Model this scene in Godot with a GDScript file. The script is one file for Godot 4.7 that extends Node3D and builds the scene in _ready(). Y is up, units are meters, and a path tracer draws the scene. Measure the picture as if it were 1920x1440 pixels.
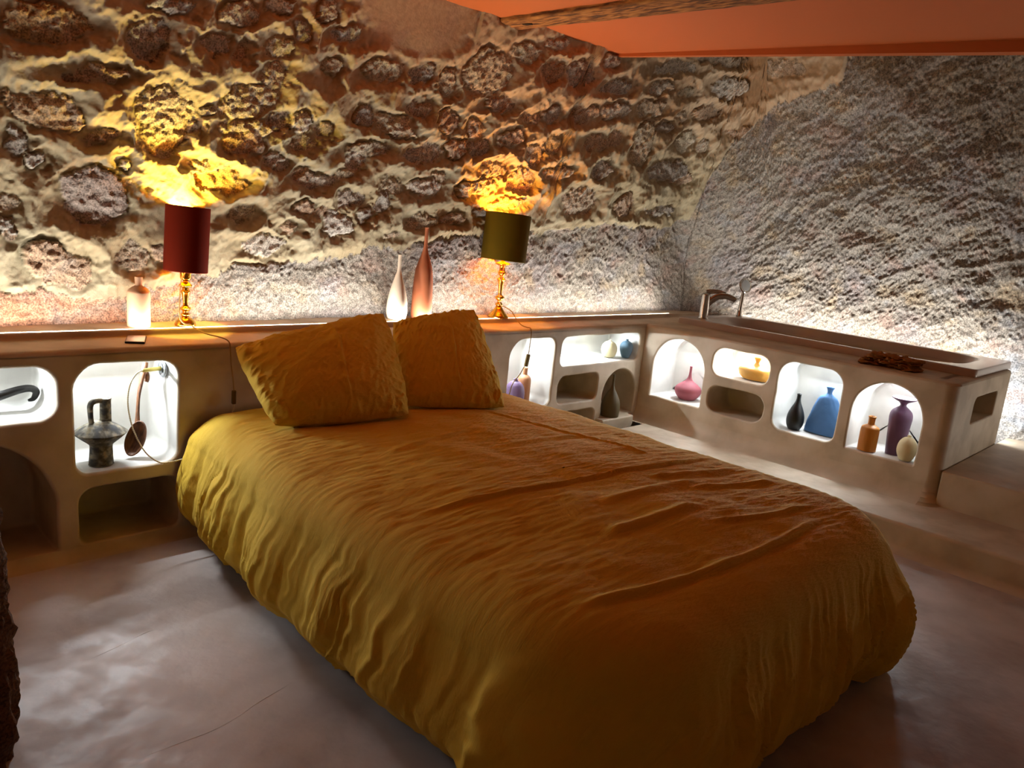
extends Node3D
# A cave bedroom: rock wall pointed with plaster webs, niche benches, a bed, a bath on the bench.
const Q := 1.0            # wall mesh density
const X0 := -7.0
const WZ0 := -0.42
const WRX := 0.85
const WRR := 0.62
const WS1 := 7.85
const WS2 := 8.823894
const STONES := [3.15,2.13,0.162,0.071,0.22,3.54,2.15,0.097,0.069,0.21,3.81,2.20,0.066,0.044,0.21,3.92,2.34,0.089,0.059,0.23,4.11,2.25,0.071,0.040,0.21,3.95,2.19,0.042,0.031,0.20,3.64,1.84,0.138,0.146,0.15,3.15,1.81,0.142,0.068,-0.13,3.34,1.98,0.123,0.035,0.19,4.01,1.99,0.145,0.063,0.40,4.01,1.87,0.127,0.034,0.15,3.80,1.91,0.028,0.026,0.16,3.87,1.94,0.026,0.035,0.16,3.38,1.74,0.065,0.035,0.14,3.47,1.63,0.036,0.028,0.12,3.51,1.54,0.030,0.021,0.10,3.92,1.60,0.114,0.051,0.10,3.34,1.47,0.138,0.117,-0.29,3.13,1.60,0.039,0.032,0.12,3.05,1.68,0.046,0.046,0.14,4.00,1.79,0.105,0.060,0.13,4.12,2.13,0.078,0.047,0.19,4.30,1.93,0.060,0.046,0.15,4.33,1.83,0.067,0.042,0.13,4.42,1.91,0.050,0.037,0.14,4.42,2.22,0.055,0.049,0.19,4.34,2.47,0.058,0.040,0.23,3.62,2.30,0.103,0.036,0.23,4.09,2.42,0.080,0.026,0.23,4.46,1.66,0.098,0.044,0.10,4.04,1.45,0.072,0.040,0.07,4.30,1.39,0.050,0.034,0.06,4.16,1.30,0.115,0.044,0.05,4.58,1.44,0.097,0.076,0.06,3.20,1.17,0.152,0.084,-0.27,3.53,1.22,0.063,0.079,0.04,3.03,1.32,0.029,0.040,0.06,3.03,1.43,0.029,0.035,0.08,3.65,1.23,0.038,0.038,0.04,3.04,1.29,0.023,0.022,0.05,4.47,2.38,0.098,0.037,0.21,4.97,2.29,0.072,0.057,0.19,5.17,2.28,0.069,0.076,0.18,4.72,2.26,0.128,0.050,0.19,4.66,2.03,0.067,0.048,0.16,4.87,2.00,0.132,0.051,-0.13,5.01,2.11,0.083,0.050,0.16,5.10,1.88,0.134,0.053,0.13,4.72,1.85,0.134,0.045,0.13,5.44,2.38,0.175,0.122,0.19,5.68,2.54,0.123,0.044,0.20,5.96,2.49,0.095,0.063,0.19,6.22,2.52,0.132,0.071,0.19,5.61,2.24,0.123,0.038,0.16,5.46,2.08,0.086,0.060,0.15,5.24,2.08,0.072,0.069,0.15,5.33,1.94,0.092,0.054,0.13,5.51,1.97,0.079,0.043,0.13,5.75,2.05,0.112,0.053,0.14,5.89,2.19,0.087,0.037,0.15,6.06,2.25,0.089,0.050,0.16,6.14,2.07,0.083,0.059,0.13,5.94,1.82,0.120,0.067,0.10,5.67,1.86,0.092,0.048,0.11,5.62,1.73,0.139,0.059,0.09,5.46,1.70,0.061,0.042,0.09,6.27,1.90,0.130,0.045,0.11,6.01,1.99,0.080,0.073,0.12,6.58,1.73,0.179,0.101,0.08,4.93,1.69,0.075,0.042,0.10,5.14,1.69,0.129,0.043,0.10,4.87,1.59,0.052,0.060,0.08,4.65,1.58,0.083,0.046,0.09,4.38,1.52,0.070,0.045,0.08,4.49,1.50,0.046,0.034,0.08,5.19,1.49,0.116,0.042,0.07,5.40,1.53,0.096,0.043,0.07,4.98,1.39,0.055,0.022,0.05,4.59,1.71,0.054,0.034,0.11,5.25,1.77,0.057,0.031,0.11,5.84,1.66,0.148,0.031,0.08,7.08,2.60,0.125,0.033,0.18,7.41,2.62,0.107,0.040,0.17,7.97,2.74,0.282,0.070,0.06,7.06,2.45,0.151,0.051,0.16,7.78,2.53,0.209,0.054,0.12,7.09,2.20,0.104,0.156,0.31,7.63,2.29,0.115,0.075,0.13,7.52,2.05,0.249,0.079,0.11,7.11,1.75,0.120,0.088,0.08,7.60,1.74,0.211,0.034,0.08,6.68,2.37,0.162,0.046,0.16,6.73,1.97,0.109,0.058,0.11,6.57,2.14,0.115,0.052,0.13,6.35,2.29,0.128,0.051,0.15,6.61,2.51,0.158,0.047,0.18,7.47,2.45,0.068,0.025,0.15,7.30,2.36,0.093,0.028,0.15,6.44,2.64,0.075,0.048,0.19,7.19,2.75,0.248,0.045,0.19,6.78,2.19,0.084,0.049,0.14,7.90,2.29,0.079,0.051,0.10,8.42,2.42,0.272,0.040,-0.01,7.75,2.01,0.139,0.041,0.10,5.92,2.64,0.103,0.028,0.21,4.34,1.67,0.056,0.032,0.11,4.18,1.73,0.059,0.036,0.12,4.64,1.79,0.054,0.044,0.12,3.80,1.66,0.051,0.024,0.12,4.18,1.92,0.064,0.050,0.15,7.79,2.91,0.385,0.040,0.09,8.94,2.86,0.168,0.056,-0.06,4.22,2.34,0.039,0.049,0.22,4.77,1.51,0.058,0.036,0.07,5.66,1.58,0.065,0.034,0.07]
const LOW := [2.99,1.06,3.19,1.03,3.41,1.03,3.67,1.09,4.00,1.17,4.14,1.20,4.59,1.23,4.83,1.31,5.02,1.30,5.25,1.37,5.56,1.41,5.73,1.46,6.20,1.48,6.86,1.57,7.68,1.59,8.03,1.71,8.13,2.07,8.26,2.34,8.53,2.50,9.02,2.65,9.39,2.73,9.43,2.88]
const LED_BACK := 0.8     # light per metre of strip
const LED_BATH := 1.0
const LED_NICHE := 0.68
const FB := 0.04          # plane of the bath bench face

var M := {}
var used := {}
var rng := RandomNumberGenerator.new()

func _ready() -> void:
	# ---------- camera ----------
	var cam := Camera3D.new()
	cam.name = "camera"
	cam.fov = 2.0 * rad_to_deg(atan(720.0 / 1442.0))
	cam.near = 0.05
	cam.far = 60.0
	var bx := Vector3(0.70499, 0.09437, 0.70291).normalized()
	var bz := Vector3(-0.70454, 0.20689, 0.67884).normalized()
	var by := bz.cross(bx).normalized()
	cam.transform = Transform3D(Basis(bx, by, bz), Vector3(-4.805, 1.55, 3.322))
	add_child(cam)
	# ---------- environment: a closed room, the sky gives nothing ----------
	var env := Environment.new()
	env.background_mode = Environment.BG_COLOR
	env.background_color = Color(0.01, 0.01, 0.012)
	env.tonemap_mode = Environment.TONE_MAPPER_LINEAR
	env.tonemap_exposure = 1.1
	env.sdfgi_enabled = true
	env.ssao_enabled = true
	env.ssil_enabled = true
	var we := WorldEnvironment.new()
	we.name = "world_environment"
	we.environment = env
	add_child(we)
	make_materials()
	shell()
	rock_walls()
	back_bench()
	bath_bench()
	bathtub()
	bed()
	lamps()
	vessels()
	small_things()

# ------------------------------------------------------------------ helpers
func numbered(called: String) -> String:
	if not used.has(called):
		used[called] = 0
		return called
	used[called] += 1
	return "%s_%03d" % [called, used[called]]

func thing(called: String, label: String, category: String, at := Vector3.ZERO, turn := 0.0, group := "") -> Node3D:
	var o := Node3D.new()
	o.name = numbered(called)
	add_child(o, true)
	o.position = at
	o.rotation.y = turn
	tag(o, label, category, group)
	return o

func tag(o: Node3D, label: String, category: String, group := "") -> void:
	o.set_meta("label", label)
	o.set_meta("category", category)
	if group != "":
		o.set_meta("group", group)

func obj(called: String, mesh: Mesh, mat: Material, parent: Node3D = null) -> MeshInstance3D:
	var o := MeshInstance3D.new()
	o.mesh = mesh
	o.material_override = mat
	if parent == null:
		o.name = numbered(called)
		add_child(o, true)
	else:
		o.name = called
		parent.add_child(o, true)
	return o

func struct(called: String, mesh: Mesh, mat: Material, label := "", category := "") -> MeshInstance3D:
	var o := obj(called, mesh, mat)
	o.set_meta("kind", "structure")
	if label != "":
		tag(o, label, category)
	return o

func std(c: Color, rough := 0.8, metal := 0.0) -> StandardMaterial3D:
	var m := StandardMaterial3D.new()
	m.albedo_color = c
	m.roughness = rough
	m.metallic = metal
	return m

func noise(ty: int, freq: float, oct := 4, sd := 1, fr := FastNoiseLite.FRACTAL_FBM) -> FastNoiseLite:
	var n := FastNoiseLite.new()
	n.noise_type = ty
	n.seed = sd
	n.frequency = freq
	n.fractal_type = fr
	n.fractal_octaves = oct
	return n

func ntex(freq: float, oct: int, sd: int, cols: Array, offs: Array, size := 512, ty := FastNoiseLite.TYPE_SIMPLEX_SMOOTH, fr := FastNoiseLite.FRACTAL_FBM) -> NoiseTexture2D:
	var t := NoiseTexture2D.new()
	t.width = size
	t.height = size
	t.seamless = true
	t.noise = noise(ty, freq, oct, sd, fr)
	var g := Gradient.new()
	g.colors = PackedColorArray(cols)
	g.offsets = PackedFloat32Array(offs)
	t.color_ramp = g
	return t

func nnorm(freq: float, oct: int, sd: int, strength: float, size := 512, ty := FastNoiseLite.TYPE_SIMPLEX_SMOOTH, fr := FastNoiseLite.FRACTAL_FBM) -> NoiseTexture2D:
	var t := NoiseTexture2D.new()
	t.width = size
	t.height = size
	t.seamless = true
	t.noise = noise(ty, freq, oct, sd, fr)
	t.as_normal_map = true
	t.bump_strength = strength
	return t

func triplanar(m: StandardMaterial3D, s: float) -> void:
	m.uv1_triplanar = true
	m.uv1_world_triplanar = true
	m.uv1_scale = Vector3(s, s, s)

func newst() -> SurfaceTool:
	var st := SurfaceTool.new()
	st.begin(Mesh.PRIMITIVE_TRIANGLES)
	return st

func tri(st: SurfaceTool, a: Vector3, b: Vector3, c: Vector3, na: Vector3, nb: Vector3, nc: Vector3) -> void:
	# front faces run clockwise as seen from where the normals point
	if (b - a).cross(c - a).dot(na + nb + nc) > 0.0:
		var t := b
		b = c
		c = t
		t = nb
		nb = nc
		nc = t
	st.set_normal(na)
	st.add_vertex(a)
	st.set_normal(nb)
	st.add_vertex(b)
	st.set_normal(nc)
	st.add_vertex(c)

func quad(st: SurfaceTool, a: Vector3, b: Vector3, c: Vector3, d: Vector3, na: Vector3, nb: Vector3, nc: Vector3, nd: Vector3) -> void:
	tri(st, a, b, c, na, nb, nc)
	tri(st, a, c, d, na, nc, nd)

func fquad(st: SurfaceTool, a: Vector3, b: Vector3, c: Vector3, d: Vector3, n: Vector3) -> void:
	quad(st, a, b, c, d, n, n, n, n)

# a grid of points -> smooth mesh; outward says roughly where the surface looks at its middle
func grid_mesh(p: PackedVector3Array, nu: int, nv: int, flip := false, uv := PackedVector2Array(), wrap_u := false) -> ArrayMesh:
	var nrm := PackedVector3Array()
	nrm.resize(p.size())
	for j in nv:
		for i in nu:
			var i0 := i - 1
			var i1 := i + 1
			if wrap_u:
				i0 = (i0 + nu) % nu
				i1 = i1 % nu
			else:
				i0 = maxi(i0, 0)
				i1 = mini(i1, nu - 1)
			var du := p[j * nu + i1] - p[j * nu + i0]
			var dv := p[mini(j + 1, nv - 1) * nu + i] - p[maxi(j - 1, 0) * nu + i]
			var n := du.cross(dv)
			if n.length_squared() < 1e-16:
				n = Vector3.UP
			n = n.normalized()
			nrm[j * nu + i] = -n if flip else n
	var idx := PackedInt32Array()
	var last := nu if wrap_u else nu - 1
	for j in nv - 1:
		for i in last:
			var a := j * nu + i
			var b := j * nu + (i + 1) % nu
			var c := (j + 1) * nu + (i + 1) % nu
			var d := (j + 1) * nu + i
			if flip:
				idx.append_array([a, b, c, a, c, d])
			else:
				idx.append_array([a, c, b, a, d, c])
	var arr := []
	arr.resize(Mesh.ARRAY_MAX)
	arr[Mesh.ARRAY_VERTEX] = p
	arr[Mesh.ARRAY_NORMAL] = nrm
	if uv.size() == p.size():
		arr[Mesh.ARRAY_TEX_UV] = uv
	arr[Mesh.ARRAY_INDEX] = idx
	var m := ArrayMesh.new()
	m.add_surface_from_arrays(Mesh.PRIMITIVE_TRIANGLES, arr)
	return m

# smooth curve through 2D points
func curve2(pts: Array, per := 6) -> PackedVector2Array:
	var out := PackedVector2Array()
	var n := pts.size()
	for i in n - 1:
		var p0: Vector2 = pts[maxi(i - 1, 0)]
		var p1: Vector2 = pts[i]
		var p2: Vector2 = pts[i + 1]
		var p3: Vector2 = pts[mini(i + 2, n - 1)]
		for k in per:
			out.append(p1.cubic_interpolate(p2, p0, p3, float(k) / per))
	out.append(pts[n - 1])
	return out

func curve3(pts: Array, per := 6) -> PackedVector3Array:
	var out := PackedVector3Array()
	var n := pts.size()
	for i in n - 1:
		var p0: Vector3 = pts[maxi(i - 1, 0)]
		var p1: Vector3 = pts[i]
		var p2: Vector3 = pts[i + 1]
		var p3: Vector3 = pts[mini(i + 2, n - 1)]
		for k in per:
			out.append(p1.cubic_interpolate(p2, p0, p3, float(k) / per))
	out.append(pts[n - 1])
	return out

# profile (radius, height) turned round the y axis
func lathe(pts: Array, seg := 48, smooth := true, squash := 1.0, per := 6, wob := 0.0, sd := 3) -> ArrayMesh:
	var pr := curve2(pts, per) if smooth else PackedVector2Array(pts)
	var nv := pr.size()
	var p := PackedVector3Array()
	var uv := PackedVector2Array()
	var nz := noise(FastNoiseLite.TYPE_SIMPLEX_SMOOTH, 1.0, 2, sd)
	for j in nv:
		for i in seg:
			var a := TAU * i / seg
			var r := maxf(pr[j].x, 0.0)
			if wob > 0.0:
				r *= 1.0 + wob * nz.get_noise_3d(cos(a) * 2.0, pr[j].y * 14.0, sin(a) * 2.0)
			p.append(Vector3(cos(a) * r, pr[j].y, sin(a) * r * squash))
			uv.append(Vector2(float(i) / seg, pr[j].y))
	return grid_mesh(p, seg, nv, true, uv, true)

func tube(pts: PackedVector3Array, rad: Array, sides := 10, squash := 1.0) -> ArrayMesh:
	var n := pts.size()
	var p := PackedVector3Array()
	var ref := Vector3(0.31, 0.85, 0.42).normalized()
	for j in n:
		var t := (pts[mini(j + 1, n - 1)] - pts[maxi(j - 1, 0)]).normalized()
		var u := (ref - t * ref.dot(t)).normalized()
		ref = u
		var v := t.cross(u)
		var f := float(j) / (n - 1) * (rad.size() - 1)
		var k := mini(int(f), maxi(rad.size() - 2, 0))
		var r: float = rad[0] if rad.size() == 1 else lerpf(rad[k], rad[k + 1], f - k)
		if j == 0 or j == n - 1:
			r *= 0.02
		for i in sides:
			var a := TAU * i / sides
			p.append(pts[j] + u * cos(a) * r + v * sin(a) * r * squash)
	return grid_mesh(p, sides, n, false, PackedVector2Array(), true)

# close a tube's ends neatly: repeats the end points
func ended(pts: PackedVector3Array) -> PackedVector3Array:
	var o := PackedVector3Array()
	o.append(pts[0] + (pts[0] - pts[1]).normalized() * 0.0006)
	o.append_array(pts)
	var n := pts.size()
	o.append(pts[n - 1] + (pts[n - 1] - pts[n - 2]).normalized() * 0.0006)
	return o

# two twisted strands along a path, for braided flex
func braid(path: PackedVector3Array, r: float, pitch: float) -> ArrayMesh:
	var st := newst()
	var c := Curve3D.new()
	for q in path:
		c.add_point(q)
	var ln := c.get_baked_length()
	var steps := int(ln / 0.0035)
	for k in 2:
		var pts := PackedVector3Array()
		for i in steps + 1:
			var d := ln * i / steps
			var q := c.sample_baked(d)
			var t := (c.sample_baked(minf(d + 0.004, ln)) - c.sample_baked(maxf(d - 0.004, 0.0))).normalized()
			var u := t.cross(Vector3(0.3, 0.4, 0.86)).normalized()
			var v := t.cross(u)
			var a := TAU * d / pitch + PI * k
			pts.append(q + (u * cos(a) + v * sin(a)) * r * 0.55)
		st.append_from(tube(pts, [r * 0.62], 5), 0, Transform3D.IDENTITY)
	return st.commit()

func rbox(size: Vector3, r: float, st: SurfaceTool = null, at := Transform3D.IDENTITY) -> SurfaceTool:
	# box with rounded edges, centred
	if st == null:
		st = newst()
	var h := size * 0.5 - Vector3(r, r, r)
	var n := 4
	for ax in 3:
		for sg in [-1.0, 1.0]:
			var us := []
			for k in n + 1:
				us.append(-1.0 - 0.0)
			var u := (ax + 1) % 3
			var v := (ax + 2) % 3
			# parameter values across the face, with the rounded margins
			var lu := []
			for k in n + 1:
				lu.append([-1.0, -tan(PI / 4 * (1.0 - float(k) / n))])
			for k in n + 1:
				lu.append([1.0, tan(PI / 4 * float(k) / n)])
			for i in lu.size() - 1:
				for j in lu.size() - 1:
					var P := []
					var N := []
					for q in [[i, j], [i + 1, j], [i + 1, j + 1], [i, j + 1]]:
						var d := Vector3.ZERO
						d[ax] = sg
						d[u] = lu[q[0]][1]
						d[v] = lu[q[1]][1]
						d = d.normalized()
						var c := Vector3.ZERO
						c[ax] = sg * h[ax]
						c[u] = lu[q[0]][0] * h[u]
						c[v] = lu[q[1]][0] * h[v]
						P.append(at * (c + d * r))
						N.append((at.basis * d).normalized())
					quad(st, P[0], P[1], P[2], P[3], N[0], N[1], N[2], N[3])
	return st

func box_mesh(size: Vector3, r: float) -> ArrayMesh:
	return rbox(size, r).commit()

func box_at(a: Vector3, b: Vector3, r: float, st: SurfaceTool = null) -> SurfaceTool:
	return rbox((b - a).abs(), r, st, Transform3D(Basis.IDENTITY, (a + b) * 0.5))

# extrude a profile in (out, y) along a direction: O + D * t + N * out + UP * y
func extrude(st: SurfaceTool, prof: PackedVector2Array, O: Vector3, D: Vector3, N: Vector3, t0: float, t1: float, steps := 1, out_sign := 1.0) -> void:
	var n := prof.size()
	var nn := []
	for i in n:
		var a := prof[maxi(i - 1, 0)]
		var b := prof[mini(i + 1, n - 1)]
		var t := (b - a).normalized()
		var w := Vector2(t.y, -t.x) * out_sign
		nn.append((N * w.x + Vector3.UP * w.y).normalized())
	for k in steps:
		var ta := lerpf(t0, t1, float(k) / steps)
		var tb := lerpf(t0, t1, float(k + 1) / steps)
		for i in n - 1:
			var a := O + D * ta + N * prof[i].x + Vector3.UP * prof[i].y
			var b := O + D * tb + N * prof[i].x + Vector3.UP * prof[i].y
			var c := O + D * tb + N * prof[i + 1].x + Vector3.UP * prof[i + 1].y
			var d := O + D * ta + N * prof[i + 1].x + Vector3.UP * prof[i + 1].y
			quad(st, a, b, c, d, nn[i], nn[i], nn[i + 1], nn[i + 1])

func area(called: String, parent: Node3D, at: Vector3, dir: Vector3, along: Vector3, size: Vector2, e: float, c: Color) -> void:
	var l := AreaLight3D.new()
	l.name = called
	l.area_size = size
	l.area_normalize_energy = true
	l.light_energy = e
	l.light_color = c
	l.area_range = 14.0
	l.area_attenuation = 2.0
	l.shadow_enabled = true
	var z := -dir.normalized()
	var x := (along - z * along.dot(z)).normalized()
	var y := z.cross(x)
	l.transform = Transform3D(Basis(x, y, z), at)
	parent.add_child(l, true)

func glow(c: Color, e: float) -> StandardMaterial3D:
	var m := std(Color(0.9, 0.9, 0.9), 0.5)
	m.emission_enabled = true
	m.emission = c
	m.emission_energy_multiplier = e
	return m

# ------------------------------------------------------------------ materials
func make_materials() -> void:
	var W := Color(1, 1, 1)
	# hand-trowelled lime plaster
	var pl := std(W, 0.62)
	pl.albedo_texture = ntex(0.006, 5, 11, [Color(0.70, 0.63, 0.53), Color(0.76, 0.69, 0.59), Color(0.80, 0.735, 0.64)], [0.25, 0.5, 0.8])
	pl.normal_enabled = true
	pl.normal_texture = nnorm(0.012, 4, 12, 2.2)
	pl.normal_scale = 0.35
	triplanar(pl, 0.9)
	M.plaster = pl
	var wh := std(W, 0.7)  # whiter copy of the plaster, brightness of the lit niches put into its colour
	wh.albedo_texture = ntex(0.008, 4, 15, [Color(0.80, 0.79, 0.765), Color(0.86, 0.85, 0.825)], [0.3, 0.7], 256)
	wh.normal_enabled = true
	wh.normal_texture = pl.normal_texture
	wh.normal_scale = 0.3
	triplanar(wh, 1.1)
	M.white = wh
	# polished concrete
	var fl := std(W, 1.0)
	fl.albedo_texture = ntex(0.004, 6, 21, [Color(0.66, 0.605, 0.575), Color(0.73, 0.68, 0.65), Color(0.77, 0.725, 0.70)], [0.25, 0.5, 0.78], 1024)
	fl.roughness_texture = ntex(0.025, 6, 22, [Color(0.46, 0.46, 0.46), Color(0.72, 0.72, 0.72)], [0.3, 0.7])
	fl.normal_enabled = true
	fl.normal_texture = nnorm(0.035, 6, 23, 2.6, 1024)
	fl.normal_scale = 0.22
	triplanar(fl, 0.45)
	M.floor = fl
	# orange painted ceiling
	var ce := std(Color(0.73, 0.395, 0.19), 0.7)
	ce.normal_enabled = true
	ce.normal_texture = pl.normal_texture
	ce.normal_scale = 0.12
	triplanar(ce, 0.8)
	M.orange = ce
	# rock and web plaster take pigment, painted shade and bounce from the vertices
	var rk := std(W, 0.92)
	rk.vertex_color_use_as_albedo = true
	rk.albedo_texture = ntex(0.05, 5, 31, [Color(0.62, 0.62, 0.62), Color(0.9, 0.9, 0.9), Color(1, 1, 1)], [0.3, 0.5, 0.7], 1024)
	rk.normal_enabled = true
	rk.normal_texture = nnorm(0.035, 5, 32, 9.0, 1024, FastNoiseLite.TYPE_SIMPLEX_SMOOTH, FastNoiseLite.FRACTAL_RIDGED)
	rk.normal_scale = 0.5
	triplanar(rk, 1.7)
	M.rock = rk
	var rs := rk.duplicate()
	rs.normal_texture = nnorm(0.028, 6, 34, 7.0, 1024)
	rs.normal_scale = 0.6
	rs.uv1_scale = Vector3(1.25, 1.25, 1.25)
	M.rock_side = rs
	var wb := std(W, 0.9)
	wb.vertex_color_use_as_albedo = true
	wb.normal_enabled = true
	wb.normal_texture = nnorm(0.04, 5, 36, 4.0, 1024)
	wb.normal_scale = 0.55
	triplanar(wb, 1.5)
	M.web = wb
	# old timber
	var wd := std(W, 0.85)
	wd.albedo_texture = ntex(0.02, 5, 41, [Color(0.30, 0.17, 0.07), Color(0.55, 0.36, 0.17), Color(0.70, 0.50, 0.27)], [0.25, 0.5, 0.8])
	wd.normal_enabled = true
	wd.normal_texture = nnorm(0.03, 5, 42, 6.0)
	wd.normal_scale = 0.8
	wd.uv1_triplanar = true
	wd.uv1_scale = Vector3(3.2, 3.2, 0.55)
	M.beam = wd
	# crinkled cotton gauze: fine wrinkles that run across the bed
	var cl := std(Color(0.81, 0.655, 0.16), 0.92)
	cl.normal_enabled = true
	cl.normal_texture = nnorm(0.02, 4, 51, 7.0, 1024)
	cl.normal_scale = 0.5
	cl.uv1_scale = Vector3(1.1, 8.0, 1.0)
	cl.rim_enabled = true
	cl.rim = 0.3
	cl.rim_tint = 0.8
	M.gauze = cl
	var cp := cl.duplicate()
	cp.uv1_scale = Vector3(0.9, 5.0, 1.0)
	M.gauze_pillow = cp
	# bath: taupe acrylic
	var tb := std(Color(0.71, 0.635, 0.59), 0.16)
	tb.clearcoat_enabled = true
	tb.clearcoat = 0.4
	M.acrylic = tb
	M.chrome = std(Color(0.78, 0.76, 0.74), 0.08, 1.0)
	M.brass = std(Color(0.90, 0.68, 0.25), 0.16, 1.0)
	M.dark_brass = std(Color(0.42, 0.33, 0.14), 0.4, 0.6)
	var cw := pl.duplicate()
	cw.albedo_texture = ntex(0.006, 4, 17, [Color(0.84, 0.81, 0.75), Color(0.9, 0.87, 0.82)], [0.3, 0.7], 256)
	M.cream = cw
	M.led = glow(Color(0.93, 0.97, 1.0), 3.0)

func matte(c: Color, rough := 0.75, bump := 0.15, f := 3.0) -> StandardMaterial3D:
	var m := std(c, rough)
	m.normal_enabled = true
	m.normal_texture = M.plaster.normal_texture
	m.normal_scale = bump
	triplanar(m, f)
	return m

# ------------------------------------------------------------------ room shell
func shell() -> void:
	var st := newst()
	box_at(Vector3(-6.9, -0.2, -0.7), Vector3(3.2, 0.0, 5.6), 0.001, st)
	struct("floor", st.commit(), M.floor, "polished taupe concrete floor round the bed", "floor")
	var fo: Node3D = get_node("floor")
	for q in [[Vector3(-4.179, -0.001, 1.366), Vector3(-4.016, -0.001, 1.372), Vector3(-3.91, -0.001, 1.376), Vector3(-3.83, -0.001, 1.362), Vector3(-3.755, -0.001, 1.336), Vector3(-3.65, -0.001, 1.311), Vector3(-3.594, -0.001, 1.297)], [Vector3(-4.084, -0.001, 0.802), Vector3(-3.98, -0.001, 0.775), Vector3(-3.885, -0.001, 0.742), Vector3(-3.836, -0.001, 0.733)]]:
		obj("trowel_line", tube(ended(curve3(q, 6)), [0.0008, 0.0018, 0.0014, 0.0019, 0.0008], 8), M.floor, fo)
	st = newst()
	box_at(Vector3(-7.1, -0.2, -0.7), Vector3(-6.7, 3.6, 5.6), 0.01, st)
	struct("wall_left", st.commit(), M.cream, "plain plastered side wall out of the picture", "wall")
	st = newst()
	box_at(Vector3(-7.1, -0.2, 5.2), Vector3(3.2, 3.6, 5.6), 0.01, st)
	struct("wall_front", st.commit(), M.plaster, "plain plastered wall facing the headboard wall", "wall")
	# ceiling: ends on a slant above the bath
	st = newst()
	var bays := [
		[Vector3(-6.9, 2.66, -0.55), Vector3(-1.55, 2.66, -0.55), Vector3(-1.2, 2.66, 5.4), Vector3(-6.9, 2.66, 5.4)],
		[Vector3(-1.56, 2.70, -0.55), Vector3(-0.60, 2.70, -0.55), Vector3(-0.49, 2.70, -0.005), Vector3(-0.04, 2.70, 2.13), Vector3(0.65, 2.70, 5.4), Vector3(-1.21, 2.70, 5.4)]]
	for c in bays:
		var up := Vector3(0, 0.12, 0)
		var m: int = c.size()
		for i in range(1, m - 1):
			tri(st, c[0], c[i], c[i + 1], Vector3.DOWN, Vector3.DOWN, Vector3.DOWN)
			tri(st, c[0] + up, c[i] + up, c[i + 1] + up, Vector3.UP, Vector3.UP, Vector3.UP)
		for i in m:
			var a: Vector3 = c[i]
			var b: Vector3 = c[(i + 1) % m]
			fquad(st, a, b, b + up, a + up, (b - a).cross(Vector3.UP).normalized())
	struct("ceiling", st.commit(), M.orange, "orange painted ceiling above the bed", "ceiling")
	st = newst()
	box_at(Vector3(-2.0, 3.42, -0.7), Vector3(3.4, 3.6, 5.6), 0.01, st)
	struct("ceiling_1", st.commit(), M.plaster, "upper vault closing the gap over the bath", "ceiling")
	# fascia along the slanted edge, deeper towards the room
	st = newst()
	var e0 := Vector3(-0.54, 2.702, -0.25)
	var e1 := Vector3(-0.04, 2.702, 2.13)
	var e2 := Vector3(0.61, 2.702, 5.2)
	var pr := [e0, e1, e2]
	var dp := [0.016, 0.062, 0.12]
	var tk := [0.03, 0.075, 0.10]
	var d := (e1 - e0).normalized()
	var n := Vector3(-d.z, 0, d.x)
	if n.x > 0:
		n = -n
	for i in 2:
		var a: Vector3 = pr[i]
		var b: Vector3 = pr[i + 1]
		var la := a - Vector3(0, dp[i], 0)
		var lb := b - Vector3(0, dp[i + 1], 0)
		fquad(st, a, b, lb, la, n)
		fquad(st, la, lb, lb - n * tk[i + 1], la - n * tk[i], Vector3.DOWN)
		fquad(st, a - n * tk[i], b - n * tk[i + 1], lb - n * tk[i + 1], la - n * tk[i], -n)
	struct("trim_1", st.commit(), M.orange, "orange fascia board along the slanted edge of ceiling", "fascia")
	# timber beam
	var bm := thing("wooden_beam", "weathered timber beam crossing the orange ceiling", "beam")
	st = newst()
	var nz := noise(FastNoiseLite.TYPE_SIMPLEX_SMOOTH, 2.0, 4, 61)
	var P := PackedVector3Array()
	var prof := [Vector2(-0.135, 0.15), Vector2(-0.13, 0.012), Vector2(-0.118, 0.0), Vector2(-0.06, -0.002), Vector2(0.0, 0.001), Vector2(0.06, -0.002), Vector2(0.115, 0.0), Vector2(0.128, 0.012), Vector2(0.133, 0.15)]
	var nl := 160
	for k in nl:
		var z := lerpf(-0.2, 5.1, float(k) / (nl - 1))
		for q in prof:
			var w := 0.012 * nz.get_noise_2d(z * 2.0, q.x * 3.0) + 0.008 * nz.get_noise_2d(z * 9.0, q.x * 20.0)
			P.append(Vector3(-1.525 + 0.06 * z + q.x * (0.70 + 0.2 * clampf(z, 0.0, 1.6)) + w, 2.636 + q.y + w * 0.6, z))
	obj("timber", grid_mesh(P, prof.size(), nl, false), M.beam, bm)
	var kn := obj("knot_hole", rbox(Vector3(0.016, 0.008, 0.06), 0.003).commit(), std(Color(0.03, 0.02, 0.015), 0.9), bm)
	kn.position = Vector3(-1.535, 2.634, 0.02)
	kn.rotation.y = 0.4

# ------------------------------------------------------------------ rock
func lut(t: Array, y: float) -> float:
	if y <= t[0].x:
		return t[0].y
	for i in t.size() - 1:
		if y < t[i + 1].x:
			var f: float = (y - t[i].x) / (t[i + 1].x - t[i].x)
			return lerpf(t[i].y, t[i + 1].y, f)
	return t[t.size() - 1].y

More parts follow.
